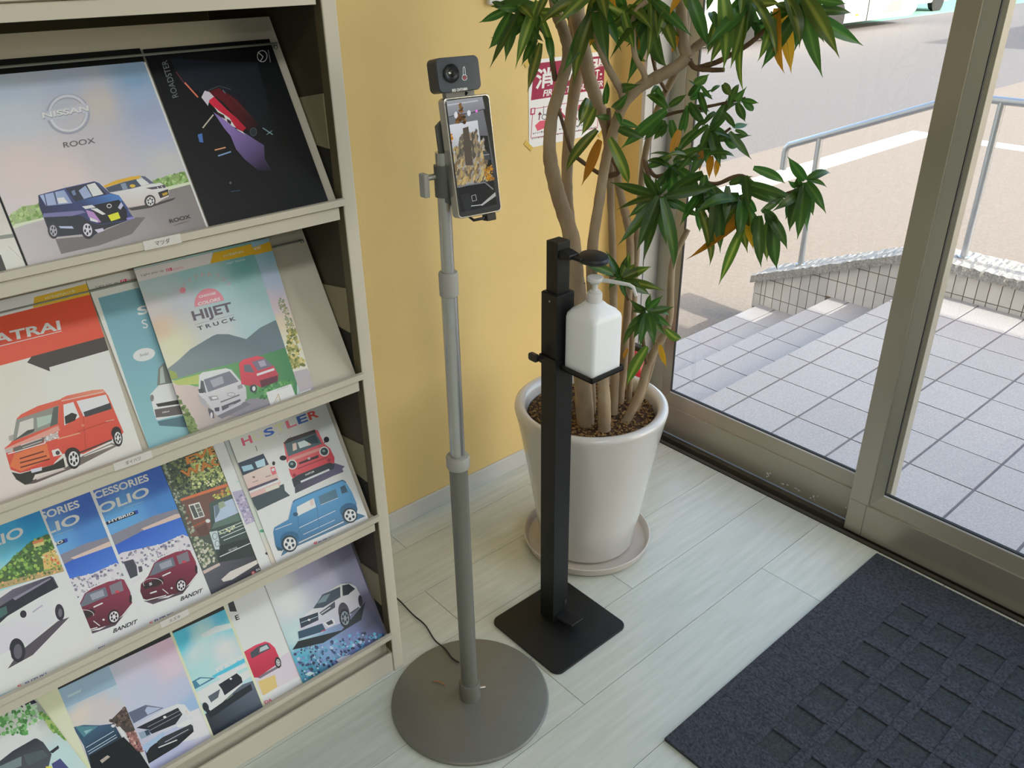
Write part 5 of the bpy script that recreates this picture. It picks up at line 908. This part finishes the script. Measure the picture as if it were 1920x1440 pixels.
MB().lathe([(.0058, .040), (.0095, .041), (.0102, .044), (.0155, .047), (.0165, .049), (.0165, .0535), (.0155, .055), (0, .055)], (bx, by, cz0 - .003), 32).build('pump_head', M['white_plastic'], bo, smooth=35)
nd = Vector((.40, -.92, 0)).normalized(); nz_ = cz0 + .047
np_ = [(bx, by, nz_), (bx + nd.x * .03, by + nd.y * .03, nz_ + .0005), (bx + nd.x * .07, by + nd.y * .07, nz_ - .001), (bx + nd.x * .079, by + nd.y * .079, nz_ - .005), (bx + nd.x * .086, by + nd.y * .086, nz_ - .022)]
MB().tube(np_, [.0045, .0042, .0036, .0034, .003], 12).build('nozzle', M['white_plastic'], bo, smooth=50)

# ================================================================== wall things
sgn = MB().box(-.402, -.112, -.0012, -.0002, 1.012, 1.236).build('wall_sign', M['label']); tag(sgn, 'maroon and white fire extinguisher notice taped on the yellow wall', 'sign')
A = Art((0, -.0012, 0), (1, 0, 0), (0, 0, 1), [(-.402, 1.012), (-.112, 1.012), (-.112, 1.236), (-.402, 1.236)], .5).at(880, 0, 2.667)
A.fill('bcb4ba').p('78263a', [(325, 318), (700, 275), (690, 440), (308, 502)])
for ch, x, y in (('消', 328, 448), ('火', 465, 424), ('器', 592, 402)): A.t(ch, (x, y), (x + 92, y - 13), (x + 8, y - 104), 'dcd2d6', True)
A.t('FIRE EXTINGUISHER', (368, 484), (668, 432), (374, 450), 'dcd2d6', True)
A.l('8c2c44', 3, [(308, 690), (318, 545), (650, 488), (640, 640), (308, 690)]).p('8c2c44', [(306, 542), (330, 538), (328, 572), (304, 576)]).t('1', (311, 568), (323, 566), (313, 545), 'dcd2d6', True).l('5a2030', 5, [(348, 600), (352, 568)]).p('5a2030', [(342, 575), (352, 558), (364, 573)])
A.p('a84858', [(328, 628), (352, 605), (398, 598), (420, 610), (396, 632), (340, 655)]).l('6a6068', 4, [(372, 530), (370, 570), (385, 575), (392, 540)]).ring('5a5058', 4, 375, 585, 12, 12).l('8c2c44', 12, [(455, 560), (480, 590)]).p('8c2c44', [(440, 545), (462, 541), (460, 572), (438, 575)]).p('8c2c44', [(545, 525), (566, 521), (564, 552), (543, 556)]).p('a84858', [(570, 590), (610, 560), (640, 580), (600, 610)]).l('5a2030', 6, [(500, 600), (520, 560), (540, 600)])
A.scrawl((318, 672), (440, 652), 12, '5c5660', 12).scrawl((450, 650), (620, 622), 12, '5c5660', 14).scrawl((312, 698), (470, 670), 9, '5c5660', 20).scrawl((480, 668), (640, 640), 9, '5c5660', 20)
A.build('sign_print', M['ink_matt'], sgn, 3e-5)
for (x, z, r) in ((-.404, 1.018, 40), (-.400, 1.232, -30), (-.114, 1.016, -40)):
    MB().box(-.017, .017, -.0018, -.0013, -.006, .006).xf(Matrix.Translation((x, 0, z)) @ Matrix.Rotation(math.radians(r), 4, 'Y')).build('tape', M['tape'], sgn)
bxp = thing('switch_box', 'pale grey electrical cover plate on the wall above the plant', 'electrical box', (-.47, -.006, 1.43))
MB().box(-.54, -.402, -.014, 0, 1.375, 1.50).build('cover_plate', M['white_plastic'], bxp, bevel=.003)
MB().box(-.50, -.44, -.0165, -.013, 1.40, 1.475).build('inner_plate', M['grey_plastic'], bxp, bevel=.0015)
ex = thing('fire_extinguisher', 'red fire extinguisher standing on the floor in the corner behind the pot', 'fire extinguisher', (-.118, -.165, 0))
ec = (-.118, -.165, .001)
MB().lathe([(0, 0), (.054, 0), (.058, .006), (.058, .30), (.054, .325), (.04, .345), (.02, .355), (.018, .375), (0, .376)], ec, 36).build('cylinder', M['red'], ex, smooth=40)
MB().lathe([(.0583, .10), (.0583, .24)], ec, 36).build('body_label', M['label'], ex, smooth=40)
MB().box(ec[0] - .012, ec[0] + .012, ec[1] - .055, ec[1] + .02, .376, .392).build('valve_handle', M['black_plastic'], ex, bevel=.003)
MB().tube([(ec[0] + .02, ec[1], .37), (ec[0] + .06, ec[1] - .01, .36), (ec[0] + .066, ec[1] - .01, .28), (ec[0] + .062, ec[1] - .01, .12)], .007, 10).build('hose', M['black_plastic'], ex, smooth=50)

# ================================================================== doormat with sunken squares
mx0, mx1, my1, my0, mh = -.928, -.022, -1.0, -2.15, .009
sqx = [-.163 - .0957 * k for k in range(8)]; sqy = [-1.140 - .0925 * k for k in range(11)]
dm = thing('doormat', 'charcoal pile doormat with sunken squares in front of the sliding door', 'doormat', ((mx0 + mx1) / 2, (my0 + my1) / 2, 0))
xs = sorted([mx0, mx1] + [v for s_ in sqx for v in (s_, s_ - .058) if mx0 + .1 < s_ - .058]); ys = sorted([my0, my1] + [v for s_ in sqy for v in (s_, s_ - .067)])
def hgt(i, j): return i % 2 == 1 and j % 2 == 1
pile = MB(); low = MB()
for i in range(len(xs) - 1):
    for j in range(len(ys) - 1):
        a, b, c, d = xs[i], xs[i + 1], ys[j], ys[j + 1]
        if hgt(i, j): low.box(a, b, c, d, .0008, .0052)
        else: pile.box(a, b, c, d, .0008, mh)
bm_ = pile.build('pile_border', M['mat'], dm, bevel=.0012); bm_['kind'] = 'stuff'; lo = low.build('sunken_squares', M['mat_low'], dm); lo['kind'] = 'stuff'

# ================================================================== saucer, pot, soil, plant
PC = (-.558, -.410)
tag(MB().lathe([(0, .001), (.155, .001), (.172, .008), (.179, .026), (.1795, .031), (.176, .032), (.172, .029), (.165, .012), (.15, .0085), (0, .008)], (PC[0], PC[1], 0), 72).build('saucer', M['saucer'], smooth=40), 'round worn off-white saucer under the big white plant pot', 'saucer')
pt = thing('potted_plant', 'tall leafy dragon tree in a glossy white round pot by the window', 'plant', (PC[0], PC[1], .0085))
z0 = .0088
MB().lathe([(0, z0), (.118, z0), (.128, z0 + .004), (.133, z0 + .015), (.150, .14), (.172, .28), (.192, .395), (.1985, .425), (.2005, .436), (.199, .443), (.193, .4475), (.186, .4485), (.178, .446), (.172, .439), (.169, .428), (.166, .400), (0, .398)], (PC[0], PC[1], 0), 96).build('pot', M['ceramic'], pt, smooth=45)
rnd = random.Random(11); so = MB(); N_ = 26
for j in range(N_ + 1):
    for i in range(N_ + 1): pass
MB().lathe([(0, .412)] + [(.165 * k / 10, .412 + rnd.uniform(-.003, .004)) for k in range(1, 11)] + [(.1665, .402)], (PC[0], PC[1], 0), 48).build('soil', M['soil'], pt, smooth=True)
ch = MB()
for k in range(1500):
    r_ = .163 * math.sqrt(rnd.random()); a_ = rnd.uniform(0, 6.283); s_ = rnd.uniform(.0015, .0055)
    R_ = Matrix.Translation((PC[0] + r_ * math.cos(a_), PC[1] + r_ * math.sin(a_), .414 + rnd.uniform(0, .005))) @ Matrix.Rotation(rnd.uniform(0, 6.28), 4, 'Z') @ Matrix.Rotation(rnd.uniform(-.7, .7), 4, 'X')
    ch.add([tuple(R_ @ Vector(p)) for p in ((-s_, -s_ * .6, 0), (s_, -s_ * .5, 0), (s_ * .8, s_ * .6, 0), (-s_ * .9, s_ * .5, 0), (0, 0, s_ * .7))], [(0, 1, 4), (1, 2, 4), (2, 3, 4), (3, 0, 4), (3, 2, 1, 0)])
chm = mat('bark_mulch_chip', 'b08a54', .9, scale=180, color2='5a4024'); c_ = ch.build('bark_mulch', chm, pt); c_['kind'] = 'stuff'

def smooth_path(cp, n=6):
    cp = [np.array(p, float) for p in cp]; o = []
    for i in range(len(cp) - 1):
        p0, p1, p2, p3 = cp[max(0, i - 1)], cp[i], cp[i + 1], cp[min(len(cp) - 1, i + 2)]
        for k in range(n):
            t = k / n; o.append(.5 * (2 * p1 + (p2 - p0) * t + (2 * p0 - 5 * p1 + 4 * p2 - p3) * t * t + (3 * p1 - p0 - 3 * p2 + p3) * t ** 3))
    return o + [cp[-1]]
def stem(name, pix, tow, r0, r1=None, parent=pt, m='bark', n=10, knots=True):
    """trunk or branch: pixels of its centre line, distance toward the viewer (one value or first/last), end radii"""
    k = len(pix); tw = [tow[0] + (tow[1] - tow[0]) * i / (k - 1) for i in range(k)]
    P = smooth_path([upright(x, y, PC, t) for (x, y), t in zip(pix, tw)], 7); L = len(P); rr_ = random.Random(len(pix) * 7 + int(pix[0][0]))
    if r1 is None: rf = lambda t: float(np.interp(t, np.linspace(0, 1, len(r0)), r0))
    else: rf = lambda t: r0 + (r1 - r0) * t
    rad = [rf(i / (L - 1)) * (1 + (rr_.uniform(-.05, .07) if knots else 0)) for i in range(L)]
    b = MB().tube(P, rad, n); return b.build(name, M[m], parent, smooth=60)
t1 = stem('trunk', [(1098, 800), (1093, 720), (1082, 590), (1076, 480), (1068, 432), (1045, 360), (1031, 292), (1034, 225), (1050, 165), (1065, 105), (1058, 62), (1043, 20), (1032, -60)], (.06, .02), [.023, .022, .019, .0175, .0135, .0125, .012, .012])
t2 = stem('trunk', [(1106, 800), (1104, 690), (1090, 560), (1078, 480), (1066, 400), (1063, 330), (1068, 240), (1078, 165), (1086, 120), (1078, 60), (1075, -60)], (.0, -.05), [.016, .0145, .013, .0135, .015])
t3 = stem('trunk', [(1133, 805), (1131, 720), (1112, 560), (1111, 465), (1124, 375), (1136, 300), (1151, 244), (1170, 195), (1200, 163), (1237, 142), (1270, 124), (1290, 106)], (.09, .10), [.0165, .014, .0115, .011, .0115, .0125, .0125])
t4 = stem('trunk', [(1150, 775), (1153, 690), (1150, 560), (1148, 450), (1145, 375), (1144, 335), (1142, 290), (1138, 240), (1122, 195), (1106, 150), (1095, 95), (1084, 37), (1076, -50)], (.02, .0), [.012, .010, .008, .0085, .0125, .0145, .016, .016])
t5 = stem('trunk', [(1160, 775), (1168, 690), (1178, 560), (1182, 460), (1172, 400), (1160, 350), (1155, 300), (1150, 255)], (-.06, -.06), [.0115, .010, .0095, .008])
t6 = stem('trunk', [(1168, 802), (1184, 770), (1202, 730), (1216, 680), (1238, 640), (1255, 600), (1258, 530), (1262, 490), (1275, 460), (1290, 430)], (.04, .0), .0125, .006)
t7 = stem('trunk', [(1185, 790), (1206, 735), (1224, 680), (1230, 640)], (-.02, -.03), .008, .005)
t8 = stem('trunk', [(1178, 760), (1186, 620), (1193, 480), (1200, 380), (1208, 300), (1226, 225), (1242, 185), (1272, 128), (1296, 94), (1322, 75), (1350, 58), (1400, 30)], (-.08, .0), .0085, .006)
B = lambda par, pix, tow, r0, r1, m='bark': stem('branch', pix, tow, r0, r1, par, m, 8)
B(t3, [(1290, 108), (1282, 84), (1278, 37), (1277, -40)], (.10, .08), .0125, .0105)
B(t3, [(1288, 108), (1300, 92), (1322, 75), (1352, 58), (1388, 34), (1420, 0)], (.10, .06), .0095, .0065)
B(t3, [(1292, 112), (1303, 127), (1330, 131), (1358, 131)], (.10, .14), .006, .0045, 'twig')
B(t3, [(1305, 128), (1340, 118), (1368, 104), (1405, 82), (1444, 47), (1460, 28)], (.11, .16), .0055, .004, 'twig')
B(t3, [(1170, 190), (1163, 168), (1143, 132), (1127, 97), (1120, 70), (1116, 20)], (.10, .12), .008, .006)
B(t3, [(1209, 158), (1208, 139), (1191, 105), (1187, 60), (1192, 22), (1213, 2)], (.10, .12), .0065, .005)
B(t1, [(1041, 150), (1036, 120), (1030, 79), (1010, 48), (985, 28), (955, 14)], (.03, .10), .006, .004, 'twig')
B(t1, [(1046, 200), (1058, 240), (1072, 285), (1090, 302), (1120, 323), (1140, 330)], (.04, .03), .004, .005, 'twig')
B(t4, [(1142, 330), (1160, 322), (1150, 300), (1148, 285)], (.02, .06), .006, .005, 'twig')
B(t8, [(1250, 172), (1232, 140), (1222, 100), (1214, 50), (1210, 0)], (-.02, .02), .004, .004, 'twig')
B(t8, [(1208, 300), (1228, 330), (1260, 325), (1300, 330), (1340, 345), (1392, 330), (1440, 368), (1490, 358), (1508, 345)], (-.02, .14), .005, .004, 'twig')
B(t8, [(1226, 225), (1262, 212), (1300, 205), (1350, 195), (1398, 184)], (-.02, .03), .004, .003, 'twig')
B(t8, [(1208, 300), (1222, 350), (1238, 372)], (-.01, .10), .005, .005, 'twig')
B(t8, [(1260, 325), (1290, 300), (1330, 270), (1370, 240)], (.0, .02), .0035, .003, 'twig')
B(t6, [(1214, 688), (1206, 640), (1205, 600), (1204, 588)], (.03, .06), .005, .004, 'twig')
B(t5, [(1178, 560), (1172, 545), (1168, 535)], (-.04, .04), .005, .004, 'twig')
B(t4, [(1143, 250), (1142, 225), (1141, 205)], (.02, .05), .006, .005, 'twig')
# leaves: a strap shape in several bends, shared between the leaves
def leaf_mesh(k, droop, wave, wr):
    n = 9; vs = []; uvx = []; P = Vector((0, 0, 0)); ang = .12; step = 1.0 / n
    for i in range(n + 1):
        t = i / n; w_ = wr * (.25 + .75 * math.sin(math.pi * min(1, t * 1.05 + .06)) ** .75) * (1 - t ** 5) + .002 if t < 1 else .001
        w_ *= .5; tw = wave * math.sin(t * 3.1); up = Vector((math.sin(ang), 0, math.cos(ang)))
        for s_, u in ((-1, 0), (-.35, .325), (0, .5), (.35, .675), (1, 1)):
            side = Vector((0, 1, 0)) * math.cos(tw) + up * math.sin(tw)
            vs.append(P + side * (s_ * w_) + up * (abs(s_) * w_ * .28)); uvx.append(u)
        ang += droop / n * (1.6 * t + .2); P = P + Vector((math.cos(ang), 0, -math.sin(ang))) * step
    fs = [(i * 5 + j, (i + 1) * 5 + j, (i + 1) * 5 + j + 1, i * 5 + j + 1) for i in range(n) for j in range(4)]
    me = bpy.data.meshes.new('leaf'); me.from_pydata([tuple(v) for v in vs], [], fs); a = me.color_attributes.new('across', 'FLOAT_COLOR', 'POINT')
    a.data.foreach_set('color', [x for u in uvx for x in (u, u, u, 1)]); me.polygons.foreach_set('use_smooth', [True] * len(fs)); me.update()
    return me
def leaf_mat(name, edge, mid, stripe, rough=.33):
    m = bpy.data.materials.new(name); m.use_nodes = True; t = m.node_tree; b = t.nodes['Principled BSDF']; b.inputs['Roughness'].default_value = rough
    a = t.nodes.new('ShaderNodeVertexColor'); a.layer_name = 'across'; r = t.nodes.new('ShaderNodeValToRGB'); t.links.new(a.outputs[0], r.inputs[0])
    el = r.color_ramp.elements; el[0].position = 0; el[0].color = rgba(edge); el[1].position = 1; el[1].color = rgba(edge)
    for p_, c_ in ((.30, edge), (.40, mid), (.5, stripe), (.60, mid), (.70, edge)):
        e_ = el.new(p_); e_.color = rgba(c_)
    oi = t.nodes.new('ShaderNodeObjectInfo'); hs = t.nodes.new('ShaderNodeHueSaturation'); mr = t.nodes.new('ShaderNodeMapRange'); mr.inputs[3].default_value = .72; mr.inputs[4].default_value = 1.25
    t.links.new(oi.outputs['Random'], mr.inputs[0]); t.links.new(mr.outputs[0], hs.inputs['Value']); mr2 = t.nodes.new('ShaderNodeMapRange'); mr2.inputs[3].default_value = .48; mr2.inputs[4].default_value = .515
    t.links.new(oi.outputs['Random'], mr2.inputs[0]); t.links.new(mr2.outputs[0], hs.inputs['Hue']); t.links.new(r.outputs[0], hs.inputs['Color']); t.links.new(hs.outputs[0], b.inputs['Base Color'])
    tl = t.nodes.new('ShaderNodeBsdfTranslucent'); t.links.new(hs.outputs[0], tl.inputs[0]); mx = t.nodes.new('ShaderNodeMixShader'); mx.inputs[0].default_value = .45
    t.links.new(b.outputs[0], mx.inputs[1]); t.links.new(tl.outputs[0], mx.inputs[2]); t.links.new(mx.outputs[0], t.nodes['Material Output'].inputs[0])
    return m
LM = {'g': leaf_mat('dark_green_leaf', '42682a', '4c7430', '66863a'), 'v': leaf_mat('striped_green_leaf', '5a7428', '869a3c', 'a0a848'), 'y': leaf_mat('yellow_leaf', 'd09a28', 'd8a42c', 'b48a22')}
LV = {}
for c_ in 'gvy':
    LV[c_] = []
    for k, (dr, wv, wr) in enumerate(((.25, .2, .23), (.6, -.25, .23), (.9, .3, .23), (1.3, -.2, .23), (.05, .1, .23), (-.3, .2, .23))):
        me = leaf_mesh(k, dr, wv, wr); me.materials.append(LM[c_]); LV[c_].append(me)
NL = [0]
def leaf(p, tip, c='g', var=None, roll=0.0, wide=1.0, rn=random.Random(5)):
    p, tip = Vector(p), Vector(tip); d = tip - p; L = d.length
    if L < .01 or NL[0] >= 298: return
    var = rn.randrange(6) if var is None else var; me = LV[c][var]
    vt = me.vertices[-3].co; q0 = Vector((vt.x, 0, vt.z)); sc = L / q0.length
    x = d.normalized(); y = Vector((0, 0, 1)).cross(x)
    vw = (Vector(CAM) - p).normalized(); y2 = vw.cross(x)             # broad side turned up and to the room
    if y.dot(y2) < 0: y = -y
    y = y * .35 + y2.normalized() * .65; y -= x * y.dot(x)
    y.normalize(); z = x.cross(y); R_ = Matrix((x, y, z)).transposed() @ Matrix.Rotation(roll, 3, 'X')
    wide *= min(1.25, .0245 * (L / .12) ** .3 / (.23 * L)) * rn.uniform(.85, 1.15)
    a_ = math.atan2(q0.z, q0.x); R_ = R_ @ Matrix.Rotation(a_, 3, 'Y')
    o = bpy.data.objects.new('leaf', me); COL.objects.link(o); o.parent = pt; o.matrix_parent_inverse = wloc(pt).inverted()
    o.matrix_basis = Matrix.Translation(p) @ R_.to_4x4() @ Matrix.Diagonal((sc, sc * wide, sc, 1)); NL[0] += 1
def lp(x0, y0, x1, y1, c='g', tow=.05, dt=0.0, var=None, roll=None, wide=1.0, rn=random.Random(9)):
    """one leaf drawn from its foot pixel to its tip pixel"""
    leaf(upright(x0, y0, PC, tow), upright(x1, y1, PC, tow + dt), c, var, rn.uniform(-.5, .5) if roll is None else roll, wide)
def spray(cx, cy, tow, n, l0, l1, a0, a1, cols='g', seed=1, wide=1.0):
    """tuft of leaves round a shoot tip: pixel centre, lengths in metres, span of directions in degrees (0 = right, 90 = down)"""
    rn = random.Random(seed); c = upright(cx, cy, PC, tow); vd = Vector((PC[0] - CAM[0], PC[1] - CAM[1], 0)).normalized(); rt = Vector((-vd.y, vd.x, 0)) * -1
    for i in range(n):
        a = math.radians(a0 + (a1 - a0) * (i + rn.uniform(.1, .9)) / n); L = rn.uniform(l0, l1); dep = rn.uniform(-.75, .75)
        dv = (rt * math.cos(a) + Vector((0, 0, -math.sin(a)))) + vd * dep; dv.normalize()
        f = Vector(c) + Vector((0, 0, 1)) * rn.uniform(-.02, .02) + dv * .004
        leaf(f, f + dv * L, rn.choice(cols), rn.choice((0, 1, 2, 3)), rn.uniform(-.6, .6), wide * rn.uniform(.8, 1.15), rn)
k5 = lambda *v: [880 + v[0] / 2.667, v[1] / 2.667, 880 + v[2] / 2.667, v[3] / 2.667]
for q in ((200, 40, 45, 115, 'g', .1), (205, 60, 95, 245, 'g', .1), (225, 70, 180, 310, 'g', .1), (250, 60, 100, 345, 'g', .11), (240, 40, 130, 40, 'g', .1), (255, 30, 330, 110, 'v', .1), (275, 80, 375, 210, 'g', .1), (180, 30, 110, 10, 'g', .1), (300, 130, 345, 215, 'g', .09),
          (330, 190, 260, 330, 'g', .08), (355, 215, 290, 465, 'v', .08), (390, 170, 415, 330, 'g', .08), (330, 180, 285, 300, 'g', .08), (345, 60, 470, 85, 'v', .1), (400, -60, 330, 105, 'v', .12), (395, -40, 470, 60, 'g', .12), (460, -60, 495, 110, 'g', .1),
          (640, -80, 570, 130, 'v', .12), (650, -60, 690, 110, 'v', .12), (700, -60, 740, 45, 'y', .12), (730, -60, 790, 60, 'g', .12), (600, -50, 540, 60, 'g', .1), (630, 140, 600, 240, 'y', .08), (770, 60, 828, 260, 'v', .13), (760, 70, 770, 160, 'g', .12), (790, 30, 920, 160, 'v', .1), (830, 160, 855, 260, 'y', .1),
          (930, 40, 945, 200, 'v', .11), (950, 40, 1040, 280, 'v', .11), (990, 30, 940, 190, 'v', .12), (1000, 60, 960, 180, 'v', .12), (1070, -40, 1140, 90, 'v', .13), (1100, -40, 1195, 235, 'g', .13), (1060, -30, 1000, 80, 'y', .12), (1040, 180, 1010, 270, 'y', .1), (820, 260, 890, 305, 'v', .09),
          (1230, -80, 1185, 60, 'g', .13), (1260, -60, 1268, 355, 'v', .18), (1240, 90, 1190, 275, 'v', .15), (1210, 60, 1235, 160, 'g', .14), (1300, -30, 1400, 30, 'g', .15), (1320, 70, 1325, 240, 'y', .14), (1345, 80, 1345, 230, 'g', .14), (1360, -60, 1350, 100, 'v', .14), (1420, -30, 1380, 180, 'g', .16),
          (1520, 60, 1440, 310, 'v', .16), (1500, 80, 1425, 190, 'g', .16), (1540, 40, 1578, 370, 'y', .17), (1560, 30, 1610, 370, 'y', .16), (1580, -20, 1650, 245, 'v', .17), (1600, -20, 1690, 215, 'v', .17), (1640, 0, 1735, 190, 'g', .17), (1660, 0, 1775, 215, 'g', .17), (1700, -30, 1770, 60, 'g', .16), (1700, 20, 1780, 130, 'g', .17), (1750, 0, 1890, 20, 'g', .17), (1540, 20, 1640, 90, 'g', .15), (1440, 20, 1560, 20, 'v', .15), (1660, -60, 1560, 20, 'g', .15),
          (600, 500, 540, 640, 'v', .12), (590, 490, 545, 610, 'g', .11), (625, 540, 560, 680, 'v', .12), (640, 650, 485, 865, 'v', .14), (655, 700, 560, 930, 'y', .13), (700, 590, 620, 580, 'g', .1), (720, 540, 800, 450, 'g', .1), (730, 600, 860, 640, 'g', .1), (700, 690, 795, 920, 'v', .15), (735, 560, 760, 640, 'g', .1), (680, 520, 690, 400, 'g', .1), (740, 640, 880, 690, 'g', .1), (760, 440, 860, 420, 'g', .09),
          (990, 545, 880, 480, 'g', .05), (985, 550, 755, 745, 'g', .1), (960, 560, 870, 700, 'g', .08), (970, 600, 960, 690, 'g', .07), (1000, 530, 1090, 470, 'g', .05), (940, 430, 900, 480, 'g', .04), (935, 430, 985, 520, 'g', .04), (1010, 600, 1040, 720, 'g', .06), (990, 620, 920, 700, 'g', .06), (1050, 650, 1000, 790, 'y', .06), (1030, 740, 1100, 800, 'g', .08), (1090, 780, 970, 790, 'v', .1), (1100, 790, 1040, 850, 'g', .1),
          (1130, 420, 1200, 370, 'g', .05), (1160, 430, 1220, 500, 'g', .05), (1140, 450, 1090, 400, 'g', .04), (1150, 460, 1190, 590, 'g', .05), (1210, 460, 1260, 430, 'g', .05), (1270, 420, 1310, 480, 'g', .04), (1330, 500, 1390, 430, 'g', .04), (1360, 500, 1450, 515, 'g', .04), (1370, 500, 1420, 555, 'g', .04), (1340, 515, 1380, 610, 'g', .04), (1300, 530, 1350, 420, 'g', .04), (1270, 560, 1330, 640, 'g', .04), (1230, 560, 1160, 640, 'g', .04), (1320, 640, 1395, 620, 'g', .04), (1330, 650, 1400, 680, 'g', .04), (1300, 660, 1415, 800, 'g', .05), (1280, 690, 1350, 720, 'g', .04), (1240, 690, 1260, 780, 'g', .04), (1200, 640, 1150, 760, 'g', .05), (1190, 600, 1110, 660, 'g', .05), (1160, 740, 1150, 860, 'y', .05), (1210, 780, 1200, 900, 'y', .05), (1240, 800, 1230, 890, 'y', .05), (1200, 770, 1330, 790, 'g', .06),
          (940, 980, 735, 1050, 'g', .13), (950, 985, 740, 1230, 'g', .14), (945, 985, 835, 1260, 'g', .15), (955, 990, 870, 1310, 'g', .15), (965, 990, 1020, 1350, 'g', .16), (960, 985, 985, 1230, 'g', .15), (970, 985, 1175, 1090, 'g', .12), (975, 985, 1250, 930, 'g', .12), (940, 975, 865, 850, 'g', .1), (930, 975, 700, 910, 'g', .1), (950, 970, 1010, 900, 'g', .1), (930, 980, 790, 1090, 'g', .12), (960, 990, 920, 1180, 'g', .15), (970, 980, 1080, 1040, 'g', .12), (950, 985, 880, 1180, 'g', .14), (955, 975, 930, 880, 'g', .1),
          (1230, 950, 1200, 1240, 'g', .14), (1150, 1040, 1200, 1330, 'v', .13), (1250, 1000, 1255, 1270, 'g', .13), (1370, 1130, 1245, 1430, 'v', .17), (1380, 1090, 1080, 1300, 'y', .13), (1390, 1110, 1420, 1250, 'y', .14), (1360, 1000, 1340, 1200, 'g', .13), (1300, 920, 1420, 880, 'g', .1), (1330, 900, 1440, 960, 'g', .1), (1350, 890, 1500, 1000, 'g', .11), (1420, 840, 1580, 920, 'g', .13), (1380, 880, 1400, 1050, 'g', .12), (1290, 930, 1280, 1120, 'g', .12), (1400, 960, 1520, 1010, 'g', .13), (1450, 1080, 1460, 1340, 'g', .17), (1440, 1080, 1420, 1200, 'g', .15), (1490, 1070, 1590, 1250, 'g', .16), (1510, 1080, 1490, 1310, 'v', .16), (1480, 1060, 1530, 1190, 'g', .15), (1520, 1090, 1540, 1350, 'g', .17), (1430, 1060, 1370, 960, 'g', .13), (1460, 1060, 1580, 980, 'g', .14), (1470, 1050, 1560, 1120, 'g', .14), (1390, 1020, 1310, 1010, 'g', .12), (1340, 1060, 1260, 1160, 'y', .11),
          (1680, 900, 1590, 780, 'g', .17), (1690, 905, 1805, 870, 'g', .17), (1685, 910, 1785, 1070, 'g', .18), (1680, 915, 1690, 1160, 'g', .18), (1670, 915, 1600, 1160, 'g', .18), (1660, 920, 1590, 900, 'g', .17), (1690, 900, 1790, 940, 'g', .17), (1640, 970, 1510, 1060, 'g', .17), (1675, 920, 1640, 1200, 'g', .18), (1700, 910, 1720, 1080, 'g', .17), (1650, 930, 1640, 880, 'g', .17), (1640, 940, 1580, 1100, 'g', .17),
          (720, 1370, 560, 1320, 'g', .1), (760, 1380, 800, 1260, 'v', .09), (770, 1390, 905, 1330, 'v', .1), (760, 1400, 680, 1250, 'g', .09), (770, 1410, 860, 1440, 'g', .1)):
    lp(*k5(*q[:4]), q[4], q[5], random.uniform(-.05, .06))
k6 = lambda *v: [920 + v[0] / 3, 420 + v[1] / 3, 920 + v[2] / 3, 420 + v[3] / 3]
for q in ((730, 300, 640, 290, 'g', .08), (735, 300, 660, 370, 'g', .09), (740, 305, 820, 220, 'v', .08), (745, 300, 905, 240, 'v', .08), (730, 310, 760, 420, 'g', .09), (745, 310, 860, 390, 'g', .09), (740, 300, 700, 220, 'g', .07), (760, 320, 980, 375, 'v', .09), (760, 320, 900, 400, 'g', .09), (735, 290, 770, 170, 'g', .07), (730, 300, 640, 160, 'g', .07),
          (870, 500, 745, 690, 'g', .11), (875, 505, 760, 600, 'g', .1), (880, 500, 840, 700, 'g', .12), (885, 500, 920, 690, 'g', .12), (890, 495, 1035, 465, 'g', .1), (890, 500, 1020, 580, 'g', .1), (880, 490, 970, 400, 'g', .08), (870, 490, 780, 420, 'g', .08), (885, 495, 985, 630, 'g', .11), (870, 490, 790, 490, 'g', .09), (890, 490, 1010, 520, 'g', .09), (875, 500, 800, 650, 'g', .11), (880, 690, 765, 915, 'v', .1), (985, 590, 1070, 640, 'v', .09), (950, 680, 990, 810, 'y', .07), (880, 480, 900, 390, 'g', .08), (885, 510, 860, 640, 'v', .12),
          (520, 340, 510, 320, 'g', .05), (500, 200, 560, 240, 'g', .04), (770, 700, 745, 760, 'y', .07)):
    lp(*k6(*q[:4]), q[4], q[5], random.uniform(-.05, .05))
for i, (cx, cy, tow, n, l0, l1, a0, a1, cols) in enumerate(((1260, 300, .03, 12, .05, .10, -60, 200, 'ggg'), (1330, 250, .02, 12, .05, .09, -70, 160, 'ggg'), (1290, 200, .02, 9, .04, .09, -90, 120, 'ggg'), (1320, 340, .08, 10, .07, .12, 20, 170, 'ggg'), (1390, 360, .12, 10, .08, .13, 0, 180, 'ggv'), (1120, -10, .1, 9, .10, .17, 20, 160, 'gvv'), (1220, 0, .1, 9, .10, .16, 30, 150, 'gvv'), (1400, 0, .15, 8, .10, .17, 30, 150, 'gvv'), (1500, 5, .17, 8, .09, .15, 0, 170, 'ggv'), (1010, 10, .1, 6, .09, .14, 60, 190, 'ggv'))):
    spray(cx, cy, tow, n, l0, l1, a0, a1, cols, seed=20 + i)
print('LEAVES', NL[0])
